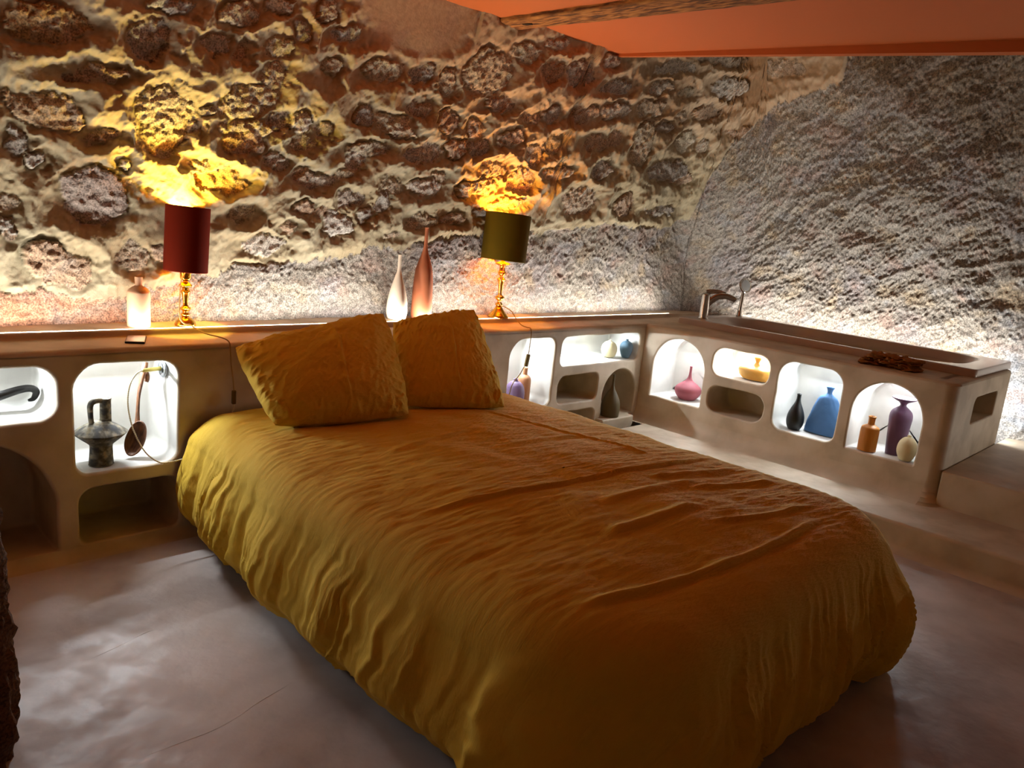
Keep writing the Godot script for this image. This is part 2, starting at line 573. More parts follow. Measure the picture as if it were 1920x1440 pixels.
func rock_walls() -> void:
	var PB := [Vector2(0.3, -0.04), Vector2(0.9, -0.04), Vector2(1.2, -0.075), Vector2(1.5, -0.05), Vector2(1.75, 0.0), Vector2(2.2, 0.1), Vector2(2.64, 0.24), Vector2(3.4, 0.44)]
	var PR := [Vector2(0.2, -0.08), Vector2(0.9, -0.08), Vector2(1.3, -0.05), Vector2(1.7, 0.05), Vector2(2.1, 0.2), Vector2(2.5, 0.38), Vector2(3.0, 0.6), Vector2(3.44, 0.75)]
	# sample positions along the wall, dense where the picture looks
	var S := PackedFloat32Array()
	var s := 0.25
	while s < 13.0:
		S.append(s)
		s += (0.0075 / Q) if s > 2.85 and s < 11.0 else 0.045
	var nu := S.size()
	var nv := int(300 * Q)
	# stones by stretches of wall
	var nst := STONES.size() / 5
	var ca := PackedFloat32Array()
	var sa := PackedFloat32Array()
	var dep := PackedFloat32Array()
	var tx := PackedFloat32Array()
	var ty := PackedFloat32Array()
	var scol := []
	rng.seed = 77
	var pal := [Color(0.47, 0.405, 0.35), Color(0.56, 0.46, 0.35), Color(0.50, 0.35, 0.24), Color(0.49, 0.46, 0.42), Color(0.60, 0.52, 0.39), Color(0.56, 0.40, 0.28), Color(0.64, 0.58, 0.51)]
	var bucket := {}
	var own_tone := {0: Color(0.50, 0.32, 0.15), 6: Color(0.66, 0.57, 0.44), 7: Color(0.62, 0.45, 0.28), 16: Color(0.55, 0.38, 0.18), 17: Color(0.50, 0.42, 0.38), 33: Color(0.66, 0.62, 0.57), 53: Color(0.52, 0.36, 0.26)}
	for k in nst:
		ca.append(cos(STONES[k * 5 + 4]))
		sa.append(sin(STONES[k * 5 + 4]))
		dep.append(rng.randf_range(-0.034, -0.006))
		tx.append(rng.randf_range(-0.14, 0.14))
		ty.append(rng.randf_range(-0.05, 0.2))
		var tone: Color = pal[rng.randi() % pal.size()]
		scol.append(own_tone.get(k, tone))
		var rr: float = maxf(STONES[k * 5 + 2], STONES[k * 5 + 3]) + 0.16
		for b in range(int((STONES[k * 5] - rr) * 4.0), int((STONES[k * 5] + rr) * 4.0) + 1):
			if not bucket.has(b):
				bucket[b] = []
			bucket[b].append(k)
	var nA := noise(FastNoiseLite.TYPE_SIMPLEX_SMOOTH, 0.9, 3, 1)
	var nB := noise(FastNoiseLite.TYPE_SIMPLEX_SMOOTH, 4.0, 4, 2)
	var nW := noise(FastNoiseLite.TYPE_SIMPLEX_SMOOTH, 6.0, 3, 3)
	var nR := noise(FastNoiseLite.TYPE_SIMPLEX_SMOOTH, 7.0, 5, 4, FastNoiseLite.FRACTAL_RIDGED)
	var nF := noise(FastNoiseLite.TYPE_SIMPLEX_SMOOTH, 26.0, 4, 5)
	var nC := noise(FastNoiseLite.TYPE_SIMPLEX_SMOOTH, 1.6, 3, 6)
	var nD := noise(FastNoiseLite.TYPE_SIMPLEX_SMOOTH, 2.3, 4, 7)
	var cel := FastNoiseLite.new()
	cel.noise_type = FastNoiseLite.TYPE_CELLULAR
	cel.seed = 9
	cel.frequency = 5.5
	cel.fractal_type = FastNoiseLite.FRACTAL_NONE
	cel.cellular_return_type = FastNoiseLite.RETURN_DISTANCE2_SUB
	var flake := FastNoiseLite.new()
	flake.noise_type = FastNoiseLite.TYPE_CELLULAR
	flake.seed = 14
	flake.frequency = 16.0
	flake.fractal_type = FastNoiseLite.FRACTAL_NONE
	flake.cellular_return_type = FastNoiseLite.RETURN_CELL_VALUE
	var low := []
	for i in LOW.size() / 2:
		low.append(Vector2(LOW[i * 2], LOW[i * 2 + 1]))
	var P := PackedVector3Array()
	var K := PackedColorArray()
	var own := PackedInt32Array()
	P.resize(nu * nv)
	K.resize(nu * nv)
	own.resize(nu * nv)
	for i in nu:
		s = S[i]
		var y0 := 0.84 if s < 8.1 else lerpf(0.6, 0.25, smoothstep(10.3, 10.5, s))
		var y1 := lerpf(2.82, 3.44, smoothstep(6.2, 6.3, s))
		var x: float
		var z: float
		var nx: float
		var nzz: float
		if s < WS1:
			x = s + X0
			z = WZ0
			nx = 0.0
			nzz = 1.0
		elif s < WS2:
			var a := (s - WS1) / WRR
			x = WRX + WRR * sin(a)
			z = WZ0 + WRR - WRR * cos(a)
			nx = -sin(a)
			nzz = cos(a)
		else:
			x = WRX + WRR
			z = WZ0 + WRR + s - WS2
			nx = -1.0
			nzz = 0.0
		var bl := smoothstep(8.0, 8.9, s)
		var yl := lut(low, s)
		var past := s > 9.46
		for j in nv:
			var y := lerpf(y0, y1, float(j) / (nv - 1))
			var o := lerpf(lut(PB, y), lut(PR, y), bl)
			var wv := nW.get_noise_2d(s, y)
			var ylw := yl + 0.035 * wv + 0.02 * nR.get_noise_2d(s * 2.0, 3.0)
			var h := 0.0
			var id := -2
			var col: Color
			var fine := nF.get_noise_2d(s, y)
			var big := nA.get_noise_2d(s, y)
			if past or y < ylw:
				# living rock
				var rg := nR.get_noise_3d(s, y * 1.25, 0.3)
				# bedding runs down to the right on the side wall
				var run := nR.get_noise_2d((s * 0.75 + y * 0.65) * 0.9, (y * 0.76 - s * 0.5) * 3.2)
				var fk := flake.get_noise_2d(s * 1.2 + 0.1 * wv, y * 1.6 + 0.12 * fine)
				h = 0.05 * big + (0.013 - 0.005 * bl) * rg + 0.006 * fine + 0.004 * fk + bl * (0.007 * run + 0.016 * nR.get_noise_2d((s * 0.75 + y * 0.65) * 0.32 + 3.0, (y * 0.76 - s * 0.5) * 0.75))
				h += 0.015 * (1.0 - bl)
				var c1 := nC.get_noise_2d(s, y)
				var c2 := nD.get_noise_2d(s + 20.0, y * 1.3)
				var c3 := nB.get_noise_2d(s * 0.8 + 7.0, y)
				col = Color(0.43, 0.395, 0.35)
				col = col.lerp(Color(0.36, 0.33, 0.34), clampf(c1 * 1.6, 0.0, 0.8))
				col = col.lerp(Color(0.58, 0.44, 0.26), clampf(c2 * 1.5 - 0.3, 0.0, 0.55))
				col = col.lerp(Color(0.45, 0.30, 0.25), clampf(-c2 * 1.6 - 0.3, 0.0, 0.55))
				col = col.lerp(Color(0.42, 0.45, 0.50), clampf(c3 * 1.6 - 0.4, 0.0, 0.45))
				# iron-stained band at the low corner
				col = col.lerp(Color(0.66, 0.29, 0.15), 0.75 * smoothstep(3.75, 3.2, s + 0.5 * c3) * smoothstep(1.2, 1.0, y))
				# shade painted into the rock colour high on the side wall
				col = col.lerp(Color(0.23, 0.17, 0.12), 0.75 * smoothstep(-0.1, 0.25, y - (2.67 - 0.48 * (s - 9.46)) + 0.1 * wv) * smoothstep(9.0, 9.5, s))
				col = col * (0.85 + 0.45 * fine + 0.25 * rg * 0.5)
			else:
				var ws := s + 0.045 * wv + 0.014 * fine
				var wy := y + 0.036 * nW.get_noise_2d(s + 31.0, y) + 0.012 * nF.get_noise_2d(s + 5.0, y)
				var best := 9.0
				var second := 9.0
				var bk := -1
				var be := 9.0
				for k in bucket.get(int(s * 4.0), []):
					var ds: float = ws - STONES[k * 5]
					var dy: float = wy - STONES[k * 5 + 1]
					var rs: float = STONES[k * 5 + 2]
					var ry: float = STONES[k * 5 + 3]
					var e := sqrt(pow((ds * ca[k] + dy * sa[k]) / rs, 2.0) + pow((dy * ca[k] - ds * sa[k]) / ry, 2.0))
					var dd := (e - 1.0) * minf(rs, ry) * 1.15
					if dd < best:
						second = best
						best = dd
						bk = k
						be = e
					elif dd < second:
						second = dd
				if best < 0.0:
					id = bk
					var ds: float = s - STONES[bk * 5]
					var dy: float = y - STONES[bk * 5 + 1]
					h = -dep[bk] + tx[bk] * clampf(ds, -0.12, 0.12) + ty[bk] * clampf(dy, -0.1, 0.1) + 0.006 * (1.0 - be * be)
					h += 0.012 * nR.get_noise_2d(s * 1.3, y * 1.5) + 0.007 * fine + 0.006 * flake.get_noise_2d(s * 1.3, y * 1.5)
					col = scol[bk]
					col = col.lerp(Color(0.56, 0.50, 0.45), clampf(nB.get_noise_2d(s * 2.0, y * 2.0), 0.0, 0.6))
					col = col * (0.95 + 0.35 * fine)
				else:
					id = -1
					var flat := smoothstep(1.0, 0.6, sqrt(pow((s - 4.85) / 0.42, 2.0) + pow((y - 2.58) / 0.30, 2.0)))
					var cv := cel.get_noise_2d(s + 0.05 * wv, y * 1.15 + 0.05 * wv)   # -1 at ridges
					var rib := second - best     # small along the crest between two stones
					var web := 0.014 * smoothstep(0.0, 0.04, best) + 0.026 * smoothstep(0.12, 0.0, rib) * smoothstep(0.0, 0.06, best)
					var sharp := smoothstep(-0.55, -1.0, cv)
					h = 0.012 + web + 0.016 * sharp * smoothstep(0.0, 0.05, best) + 0.010 * wv + 0.022 * big + 0.0025 * fine + 0.002 * nR.get_noise_2d(s * 5.0 + y * 2.0, y * 5.0)
					h = lerpf(h, 0.03 + 0.02 * big, flat)
					# feathering out at the foot of the pointing
					h = lerpf(0.02, h, smoothstep(0.0, 0.05, y - ylw))
					var pc := nC.get_noise_2d(s + 50.0, y)
					col = Color(0.41, 0.34, 0.215).lerp(Color(0.40, 0.36, 0.255), clampf(0.5 + pc, 0.0, 1.0))
					col = col.lerp(Color(0.46, 0.32, 0.21), smoothstep(1.9, 2.6, y) * 0.7)  # warm bounce off the ceiling painted in, stronger towards the top
					col = col.lerp(Color(0.52, 0.37, 0.25), flat * 0.8)  # smooth patch tinted orange for light bounced off the ceiling
					col = col * (0.95 + 0.2 * fine)
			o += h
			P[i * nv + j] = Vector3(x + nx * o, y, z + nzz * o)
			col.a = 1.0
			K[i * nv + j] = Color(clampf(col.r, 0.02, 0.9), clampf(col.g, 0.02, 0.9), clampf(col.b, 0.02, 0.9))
			own[i * nv + j] = id
	# shared normals
	var N := PackedVector3Array()
	N.resize(nu * nv)
	for i in nu:
		var ia := maxi(i - 1, 0) * nv
		var ib := mini(i + 1, nu - 1) * nv
		for j in nv:
			var n := (P[ib + j] - P[ia + j]).cross(P[i * nv + mini(j + 1, nv - 1)] - P[i * nv + maxi(j - 1, 0)])
			N[i * nv + j] = n.normalized()
	var quads := {}
	for i in nu - 1:
		for j in nv - 1:
			var a := i * nv + j
			var id := own[a]
			if id == -2:
				id = -2 if S[i] < 8.5 else -3
			if not quads.has(id):
				quads[id] = PackedInt32Array()
			quads[id].append(a)
	var wb := Node3D.new()
	wb.name = "wall_back"
	add_child(wb)
	wb.set_meta("kind", "structure")
	tag(wb, "rugged rock wall behind the bed pointed with webs of plaster", "wall")
	for id in quads:
		var map := {}
		var vp := PackedVector3Array()
		var vn := PackedVector3Array()
		var vc := PackedColorArray()
		var ix := PackedInt32Array()
		for a in quads[id]:
			var t := [a, a + nv, a + nv + 1, a + 1]
			var m4 := [0, 0, 0, 0]
			for q in 4:
				var g: int = t[q]
				if not map.has(g):
					map[g] = vp.size()
					vp.append(P[g])
					vn.append(N[g])
					vc.append(K[g])
				m4[q] = map[g]
			ix.append_array([m4[0], m4[2], m4[1], m4[0], m4[3], m4[2]])
		var arr := []
		arr.resize(Mesh.ARRAY_MAX)
		arr[Mesh.ARRAY_VERTEX] = vp
		arr[Mesh.ARRAY_NORMAL] = vn
		arr[Mesh.ARRAY_COLOR] = vc
		arr[Mesh.ARRAY_INDEX] = ix
		var am := ArrayMesh.new()
		am.add_surface_from_arrays(Mesh.PRIMITIVE_TRIANGLES, arr)
		if id == -3:
			struct("wall_right", am, M.rock_side, "bare grey rock face rising behind the bathtub", "rock wall")
		elif id == -2:
			obj("bedrock", am, M.rock, wb)
		elif id == -1:
			obj("plaster", am, M.web, wb)
		else:
			obj("stone", am, M.rock, wb)

# ------------------------------------------------------------------ niche panels
func outline(u0: float, v0: float, u1: float, v1: float, tl: float, tr: float, br: float, bl: float, sd := 0) -> PackedVector2Array:
	var o := PackedVector2Array()
	var c := [[Vector2(u1 - tr, v1 - tr), tr, 0.0], [Vector2(u0 + tl, v1 - tl), tl, PI / 2], [Vector2(u0 + bl, v0 + bl), bl, PI], [Vector2(u1 - br, v0 + br), br, PI * 1.5]]
	for q in c:
		var n := 14 if q[1] > 0.1 else 7
		for k in n + 1:
			var a: float = q[2] + PI / 2 * k / n
			o.append(q[0] + Vector2(cos(a), sin(a)) * q[1])
	# break the long straights so that the hand-made wobble shows
	var d := PackedVector2Array()
	for i in o.size():
		var a := o[i]
		var b := o[(i + 1) % o.size()]
		var m := maxi(1, int(a.distance_to(b) / 0.05))
		for k in m:
			d.append(a.lerp(b, float(k) / m))
	var nz := noise(FastNoiseLite.TYPE_SIMPLEX_SMOOTH, 5.0, 2, 90 + sd)
	for i in d.size():
		d[i] += Vector2(nz.get_noise_2d(d[i].x, d[i].y), nz.get_noise_2d(d[i].y + 9.0, d[i].x)) * 0.004
	return d

func onormals(o: PackedVector2Array) -> PackedVector2Array:
	var n := PackedVector2Array()
	var m := o.size()
	for i in m:
		var t := o[(i + 1) % m] - o[(i - 1 + m) % m]
		n.append(Vector2(t.y, -t.x).normalized())   # outward for counter-clockwise outlines
	return n

# face of the cell round an opening, with its rounded lip
func cell_face(st: SurfaceTool, O: Vector3, U: Vector3, N: Vector3, rect: Array, o: PackedVector2Array, r: float) -> void:
	var V := Vector3.UP
	var n2 := onormals(o)
	var m := o.size()
	var c := Vector2.ZERO
	for q in o:
		c += q / m
	var lo := Vector2(rect[0], rect[1])
	var hi := Vector2(rect[2], rect[3])
	var rp := PackedVector2Array()
	var side := []
	for i in m:
		var d := o[i] + n2[i] * r - c
		var tx := INF if absf(d.x) < 1e-9 else ((hi.x - c.x) if d.x > 0 else (lo.x - c.x)) / d.x
		var ty := INF if absf(d.y) < 1e-9 else ((hi.y - c.y) if d.y > 0 else (lo.y - c.y)) / d.y
		var t := minf(tx, ty)
		rp.append(c + d * t)
		if tx < ty:
			side.append(0 if d.x > 0 else 2)
		else:
			side.append(1 if d.y > 0 else 3)
	var W := func(p: Vector2, dep: float) -> Vector3: return O + U * p.x + V * p.y - N * dep
	for i in m:
		var k := (i + 1) % m
		var a: Vector3 = W.call(o[i] + n2[i] * r, 0.0)
		var b: Vector3 = W.call(o[k] + n2[k] * r, 0.0)
		fquad(st, a, b, W.call(rp[k], 0.0), W.call(rp[i], 0.0), N)
		if side[i] != side[k]:
			var cx := hi.x if (side[i] == 0 or side[k] == 0) else lo.x
			var cy := hi.y if (side[i] == 1 or side[k] == 1) else lo.y
			tri(st, W.call(rp[i], 0.0), W.call(Vector2(cx, cy), 0.0), W.call(rp[k], 0.0), N, N, N)
		# lip
		for q in 4:
			var a0 := PI / 2 * q / 4
			var a1 := PI / 2 * (q + 1) / 4
			var pa: Vector3 = W.call(o[i] + n2[i] * r * (1.0 - sin(a0)), r * (1.0 - cos(a0)))
			var pb: Vector3 = W.call(o[k] + n2[k] * r * (1.0 - sin(a0)), r * (1.0 - cos(a0)))
			var pc: Vector3 = W.call(o[k] + n2[k] * r * (1.0 - sin(a1)), r * (1.0 - cos(a1)))
			var pd: Vector3 = W.call(o[i] + n2[i] * r * (1.0 - sin(a1)), r * (1.0 - cos(a1)))
			var ni := (U * n2[i].x + V * n2[i].y) * -1.0
			var nk := (U * n2[k].x + V * n2[k].y) * -1.0
			quad(st, pa, pb, pc, pd, (N * cos(a0) + ni * sin(a0)).normalized(), (N * cos(a0) + nk * sin(a0)).normalized(), (N * cos(a1) + nk * sin(a1)).normalized(), (N * cos(a1) + ni * sin(a1)).normalized())

func niche_inside(O: Vector3, U: Vector3, N: Vector3, o: PackedVector2Array, r: float, depth: float) -> ArrayMesh:
	var st := newst()
	var V := Vector3.UP
	var n2 := onormals(o)
	var m := o.size()
	var c := Vector2.ZERO
	for q in o:
		c += q / m
	var W := func(p: Vector2, dep: float) -> Vector3: return O + U * p.x + V * p.y - N * dep
	var ri := 0.02
	var rings := [[0.0, r, 0.0], [0.0, depth - ri, 0.0], [0.3 * ri, depth - 0.3 * ri, PI / 4], [ri, depth, PI / 2]]
	for k in 3:
		for i in m:
			var q := (i + 1) % m
			var A: Array = rings[k]
			var B: Array = rings[k + 1]
			var ni := (U * n2[i].x + V * n2[i].y) * -1.0
			var nq := (U * n2[q].x + V * n2[q].y) * -1.0
			quad(st, W.call(o[i] - n2[i] * A[0], A[1]), W.call(o[q] - n2[q] * A[0], A[1]), W.call(o[q] - n2[q] * B[0], B[1]), W.call(o[i] - n2[i] * B[0], B[1]),
				(ni * cos(A[2]) + N * sin(A[2])).normalized(), (nq * cos(A[2]) + N * sin(A[2])).normalized(), (nq * cos(B[2]) + N * sin(B[2])).normalized(), (ni * cos(B[2]) + N * sin(B[2])).normalized())
	for i in m:
		var q := (i + 1) % m
		tri(st, W.call(o[i] - n2[i] * ri, depth), W.call(o[q] - n2[q] * ri, depth), W.call(c, depth), N, N, N)
	return st.commit()

# one bench front: list of niches [u0,v0,u1,v1, tl,tr,br,bl, depth, light energy, cell rect]
func niche_front(parent: Node3D, O: Vector3, U: Vector3, N: Vector3, list: Array, plain: Array, r := 0.014) -> void:
	var st := newst()
	var k := 0
	for q in list:
		var o := outline(q[0], q[1], q[2], q[3], q[4], q[5], q[6], q[7], k)
		cell_face(st, O, U, N, q[10], o, r)
		var lit: bool = q[9] > 0.0
		obj("niche", niche_inside(O, U, N, o, r, q[8]), M.white if lit else M.plaster, parent)  # lit niches take the whitened copy, dark ones the taupe
		if lit:
			# LED bar tucked under the top of the niche, at its back
			var w: float = (q[2] - q[0]) * 0.42
			var at: Vector3 = O + U * ((q[0] + q[2]) * 0.5) + Vector3.UP * (q[3] - 0.012) - N * (q[8] - 0.05)
			var bar := rbox(Vector3(w, 0.012, 0.016), 0.003, null, Transform3D(Basis(U, Vector3.UP, U.cross(Vector3.UP)), at)).commit()
			obj("led_bar", bar, M.led, parent)
			area("led_light", parent, at + Vector3(0, -0.008, 0), Vector3.DOWN + N * 2.0, U, Vector2(w, 0.014), q[9], Color(0.93, 0.97, 1.0))
		k += 1
	for p in plain:
		fquad(st, O + U * p[0] + Vector3.UP * p[1], O + U * p[2] + Vector3.UP * p[1], O + U * p[2] + Vector3.UP * p[3], O + U * p[0] + Vector3.UP * p[3], N)
	obj("front_panel", st.commit(), M.plaster, parent)

func back_bench() -> void:
	var b := thing("headboard_bench", "long taupe plaster headboard bench with arched and rounded niches under the rock wall", "bench")
	var O := Vector3.ZERO
	var e := LED_NICHE
	niche_front(b, O, Vector3.RIGHT, Vector3.BACK, [
		[-4.56, 0.605, -3.935, 0.822, 0.07, 0.08, 0.07, 0.06, 0.30, e, [-4.70, 0.575, -3.90, 0.866]],
		[-4.60, 0.045, -3.945, 0.545, 0.32, 0.32, 0.01, 0.01, 0.34, 0.0, [-4.70, 0.04, -3.90, 0.575]],
		[-3.872, 0.36, -3.462, 0.822, 0.10, 0.075, 0.055, 0.05, 0.30, e * 1.25, [-3.90, 0.325, -3.40, 0.866]],
		[-3.862, 0.05, -3.452, 0.295, 0.06, 0.07, 0.04, 0.035, 0.34, 0.0, [-3.90, 0.04, -3.40, 0.325]],
		[-1.395, 0.36, -0.975, 0.822, 0.13, 0.06, 0.05, 0.04, 0.30, e, [-1.45, 0.325, -0.94, 0.866]],
		[-1.38, 0.05, -0.985, 0.29, 0.06, 0.06, 0.05, 0.05, 0.30, 0.0, [-1.45, 0.04, -0.94, 0.325]],
		[-0.905, 0.617, -0.012, 0.822, 0.06, 0.045, 0.05, 0.05, 0.30, e * 1.5, [-0.94, 0.583, 0.06, 0.866]],
		[-0.905, 0.352, -0.475, 0.55, 0.07, 0.05, 0.05, 0.05, 0.30, 0.0, [-0.94, 0.32, -0.43, 0.583]],
		[-0.905, 0.06, -0.475, 0.29, 0.06, 0.05, 0.05, 0.05, 0.30, 0.0, [-0.94, 0.04, -0.43, 0.32]],
		[-0.40, 0.205, -0.005, 0.555, 0.196, 0.196, 0.006, 0.006, 0.28, 0.0, [-0.43, 0.2, 0.06, 0.583]],
	], [[-6.69, 0.04, -4.70, 0.866], [-3.40, 0.04, -1.45, 0.866], [-0.43, 0.04, 0.06, 0.2]])
	# deck with its soft nosing, the low upstand that hides the light strip, and the ledge the vases stand on
	var st := newst()
	var pr := PackedVector2Array([Vector2(0.0, 0.86), Vector2(0.0, 0.868), Vector2(-0.003, 0.876), Vector2(-0.009, 0.882), Vector2(-0.018, 0.885), Vector2(-0.03, 0.8855), Vector2(-0.14, 0.886), Vector2(-0.236, 0.886), Vector2(-0.243, 0.889), Vector2(-0.246, 0.896), Vector2(-0.247, 0.908), Vector2(-0.250, 0.913), Vector2(-0.255, 0.915), Vector2(-0.262, 0.9148), Vector2(-0.264, 0.914), Vector2(-0.2645, 0.906), Vector2(-0.284, 0.906), Vector2(-0.2845, 0.914), Vector2(-0.287, 0.9145), Vector2(-0.58, 0.9145)])
	extrude(st, pr, O, Vector3.RIGHT, Vector3.BACK, -6.69, 1.45, 40, -1.0)
	obj("deck", st.commit(), M.plaster, b)
	st = newst()
	var ft := PackedVector2Array([Vector2(0.0, 0.045), Vector2(0.002, 0.03), Vector2(0.012, 0.012), Vector2(0.03, 0.003), Vector2(0.06, -0.001)])
	extrude(st, ft, O, Vector3.RIGHT, Vector3.BACK, -6.69, -0.4, 1, -1.0)
	obj("base_fillet", st.commit(), M.plaster, b)
	obj("sill", box_at(Vector3(-0.455, 0.0, -0.02), Vector3(-0.075, 0.205, 0.07), 0.012).commit(), M.plaster, b)
	# light strip along the foot of the rock
	var seg := [[-6.4, -4.4], [-4.4, -2.4], [-2.4, -0.4], [-0.4, 0.75]]
	for q in seg:
		var ln: float = q[1] - q[0]
		obj("led_strip", box_at(Vector3(q[0], 0.9062, -0.280), Vector3(q[1], 0.9125, -0.269), 0.001).commit(), M.led, b)
		area("led_light", b, Vector3((q[0] + q[1]) * 0.5, 0.9138, -0.2745), Vector3(0, 0.92, -0.40), Vector3.RIGHT, Vector2(ln, 0.011), LED_BACK * ln, Color(1.0, 0.965, 0.91))

func bath_bench() -> void:
	var b := thing("bath_bench", "taupe plaster bath surround with a row of lit niches of vases", "bench")
	var O := Vector3(FB, 0, 0)
	var U := Vector3.BACK
	var N := Vector3.LEFT
	var e := LED_NICHE
	niche_front(b, O, U, N, [
		[0.10, 0.362, 0.535, 0.82, 0.215, 0.215, 0.008, 0.008, 0.29, e, [0.0, 0.33, 0.565, 0.868]],
		[0.595, 0.622, 1.02, 0.822, 0.08, 0.08, 0.07, 0.07, 0.29, e, [0.565, 0.59, 1.055, 0.868]],
		[0.594, 0.358, 1.02, 0.553, 0.08, 0.08, 0.08, 0.08, 0.29, 0.0, [0.565, 0.33, 1.055, 0.59]],
		[1.092, 0.36, 1.512, 0.824, 0.10, 0.10, 0.06, 0.07, 0.29, e, [1.055, 0.33, 1.555, 0.868]],
		[1.592, 0.36, 2.0, 0.812, 0.2, 0.2, 0.008, 0.008, 0.29, e, [1.555, 0.33, 2.08, 0.868]],
	], [[0.0, 0.26, 2.08, 0.33], [-0.02, 0.26, 0.0, 0.868]])
	# rounded corner and the end face with its slot
	var st := newst()
	var rc := 0.07
	for k in 8:
		var a0 := PI / 2 * k / 8
		var a1 := PI / 2 * (k + 1) / 8
		var c := Vector3(FB + rc, 0, 2.08)
		var n0 := Vector3(-cos(a0), 0, sin(a0))
		var n1 := Vector3(-cos(a1), 0, sin(a1))
		quad(st, c + n0 * rc + Vector3(0, 0.26, 0), c + n1 * rc + Vector3(0, 0.26, 0), c + n1 * rc + Vector3(0, 0.868, 0), c + n0 * rc + Vector3(0, 0.868, 0), n0, n1, n1, n0)
	obj("corner", st.commit(), M.plaster, b)
	st = newst()
	var E := Vector3(0, 0, 2.15)
	var o := outline(0.46, 0.60, 0.99, 0.765, 0.05, 0.02, 0.02, 0.02, 33)
	cell_face(st, E, Vector3.RIGHT, Vector3.BACK, [0.40, 0.55, 1.04, 0.80], o, 0.01)
	for p in [[FB + rc, 0.26, 0.40, 0.868], [1.04, 0.26, 1.24, 0.868], [0.40, 0.26, 1.04, 0.55], [0.40, 0.80, 1.04, 0.868]]:
		fquad(st, E + Vector3(p[0], p[1], 0), E + Vector3(p[2], p[1], 0), E + Vector3(p[2], p[3], 0), E + Vector3(p[0], p[3], 0), Vector3.BACK)
	fquad(st, Vector3(1.24, 0.15, 2.15), Vector3(1.24, 0.15, 0.3), Vector3(1.24, 0.868, 0.3), Vector3(1.24, 0.868, 2.15), Vector3.RIGHT)
	obj("end_panel", st.commit(), M.plaster, b)
	obj("niche", niche_inside(E, Vector3.RIGHT, Vector3.BACK, o, 0.01, 0.16), M.plaster, b)
	# foot that flares out to the step, round the corner too
	st = newst()
	var ft := PackedVector2Array([Vector2(0.0, 0.262), Vector2(0.004, 0.225), Vector2(0.018, 0.195), Vector2(0.045, 0.172), Vector2(0.09, 0.160), Vector2(0.12, 0.158)])
	extrude(st, ft, Vector3(FB, 0, 0), Vector3.BACK, Vector3.LEFT, 0.0, 2.08, 1, -1.0)
	for k in 8:
		var a0 := PI / 2 * k / 8
		var a1 := PI / 2 * (k + 1) / 8
		var c := Vector3(FB + rc, 0, 2.08)
		var n0 := Vector3(-cos(a0), 0, sin(a0))
		var n1 := Vector3(-cos(a1), 0, sin(a1))
		for i in ft.size() - 1:
			var f0 := lerpf(1.0, 0.3, float(k) / 8)
			var f1 := lerpf(1.0, 0.3, float(k + 1) / 8)
			var ra := rc + ft[i].x * f0
			var rb := rc + ft[i + 1].x * f0
			var ra1 := rc + ft[i].x * f1
			var rb1 := rc + ft[i + 1].x * f1
			quad(st, c + n0 * ra + Vector3.UP * ft[i].y, c + n1 * ra1 + Vector3.UP * ft[i].y, c + n1 * rb1 + Vector3.UP * ft[i + 1].y, c + n0 * rb + Vector3.UP * ft[i + 1].y, n0, n1, (n1 + Vector3.UP).normalized(), (n0 + Vector3.UP).normalized())
	fquad(st, Vector3(FB + rc, 0.15, 2.15), Vector3(1.24, 0.15, 2.15), Vector3(1.24, 0.262, 2.15), Vector3(FB + rc, 0.262, 2.15), Vector3.BACK)
	obj("base_fillet", st.commit(), M.plaster, b)
	# deck: a frame round the bath's opening
	st = newst()
	var pr := PackedVector2Array([Vector2(0.0, 0.866), Vector2(-0.003, 0.876), Vector2(-0.01, 0.883), Vector2(-0.022, 0.8855), Vector2(-0.1, 0.886), Vector2(-0.48, 0.886)])
	extrude(st, pr, Vector3(FB, 0, 0), Vector3.BACK, Vector3.LEFT, 0.0, 2.08, 1, -1.0)
	for k in 8:
		var a0 := PI / 2 * k / 8
		var a1 := PI / 2 * (k + 1) / 8
		var c := Vector3(FB + rc, 0, 2.08)
		var n0 := Vector3(-cos(a0), 0, sin(a0))
		var n1 := Vector3(-cos(a1), 0, sin(a1))
		for i in 4:
			var ra := rc + maxf(pr[i].x, -rc)
			var rb := rc + maxf(pr[i + 1].x, -rc)
			var m0 := (n0 * (1.0 - i / 3.0) + Vector3.UP * (i / 3.0)).normalized() if i < 3 else Vector3.UP
			quad(st, c + n0 * ra + Vector3.UP * pr[i].y, c + n1 * ra + Vector3.UP * pr[i].y, c + n1 * rb + Vector3.UP * pr[i + 1].y, c + n0 * rb + Vector3.UP * pr[i + 1].y, m0, m0, Vector3.UP, Vector3.UP)
	pr[5] = Vector2(-0.14, 0.886)
	extrude(st, pr, Vector3(0, 0, 2.15), Vector3.RIGHT, Vector3.BACK, FB + rc, 1.24, 1, -1.0)
	obj("deck", st.commit(), M.plaster, b)
	# light strip hidden between bath and rock
	for q in [[-0.1, 0.95], [0.95, 2.05]]:
		var ln: float = q[1] - q[0]
		obj("led_strip", box_at(Vector3(1.375, 0.82, q[0]), Vector3(1.39, 0.826, q[1]), 0.001).commit(), M.led, b)
		area("led_light", b, Vector3(1.3825, 0.828, (q[0] + q[1]) * 0.5), Vector3(-0.15, 0.98, 0), Vector3.BACK, Vector2(ln, 0.013), LED_BATH * ln, Color(1.0, 0.975, 0.93))
	obj("led_strip", box_at(Vector3(1.262, 0.42, 2.085), Vector3(1.268, 0.84, 2.097), 0.001).commit(), M.led, b)
	area("led_light", b, Vector3(1.271, 0.63, 2.091), Vector3(1.0, 0.0, 0.35), Vector3.UP, Vector2(0.42, 0.011), 0.45, Color(0.95, 0.975, 1.0))
	# and the strip goes on along the foot of the rock over the platform
	obj("led_strip", box_at(Vector3(1.40, 0.371, 2.75), Vector3(1.412, 0.379, 4.6), 0.001).commit(), M.led, b)
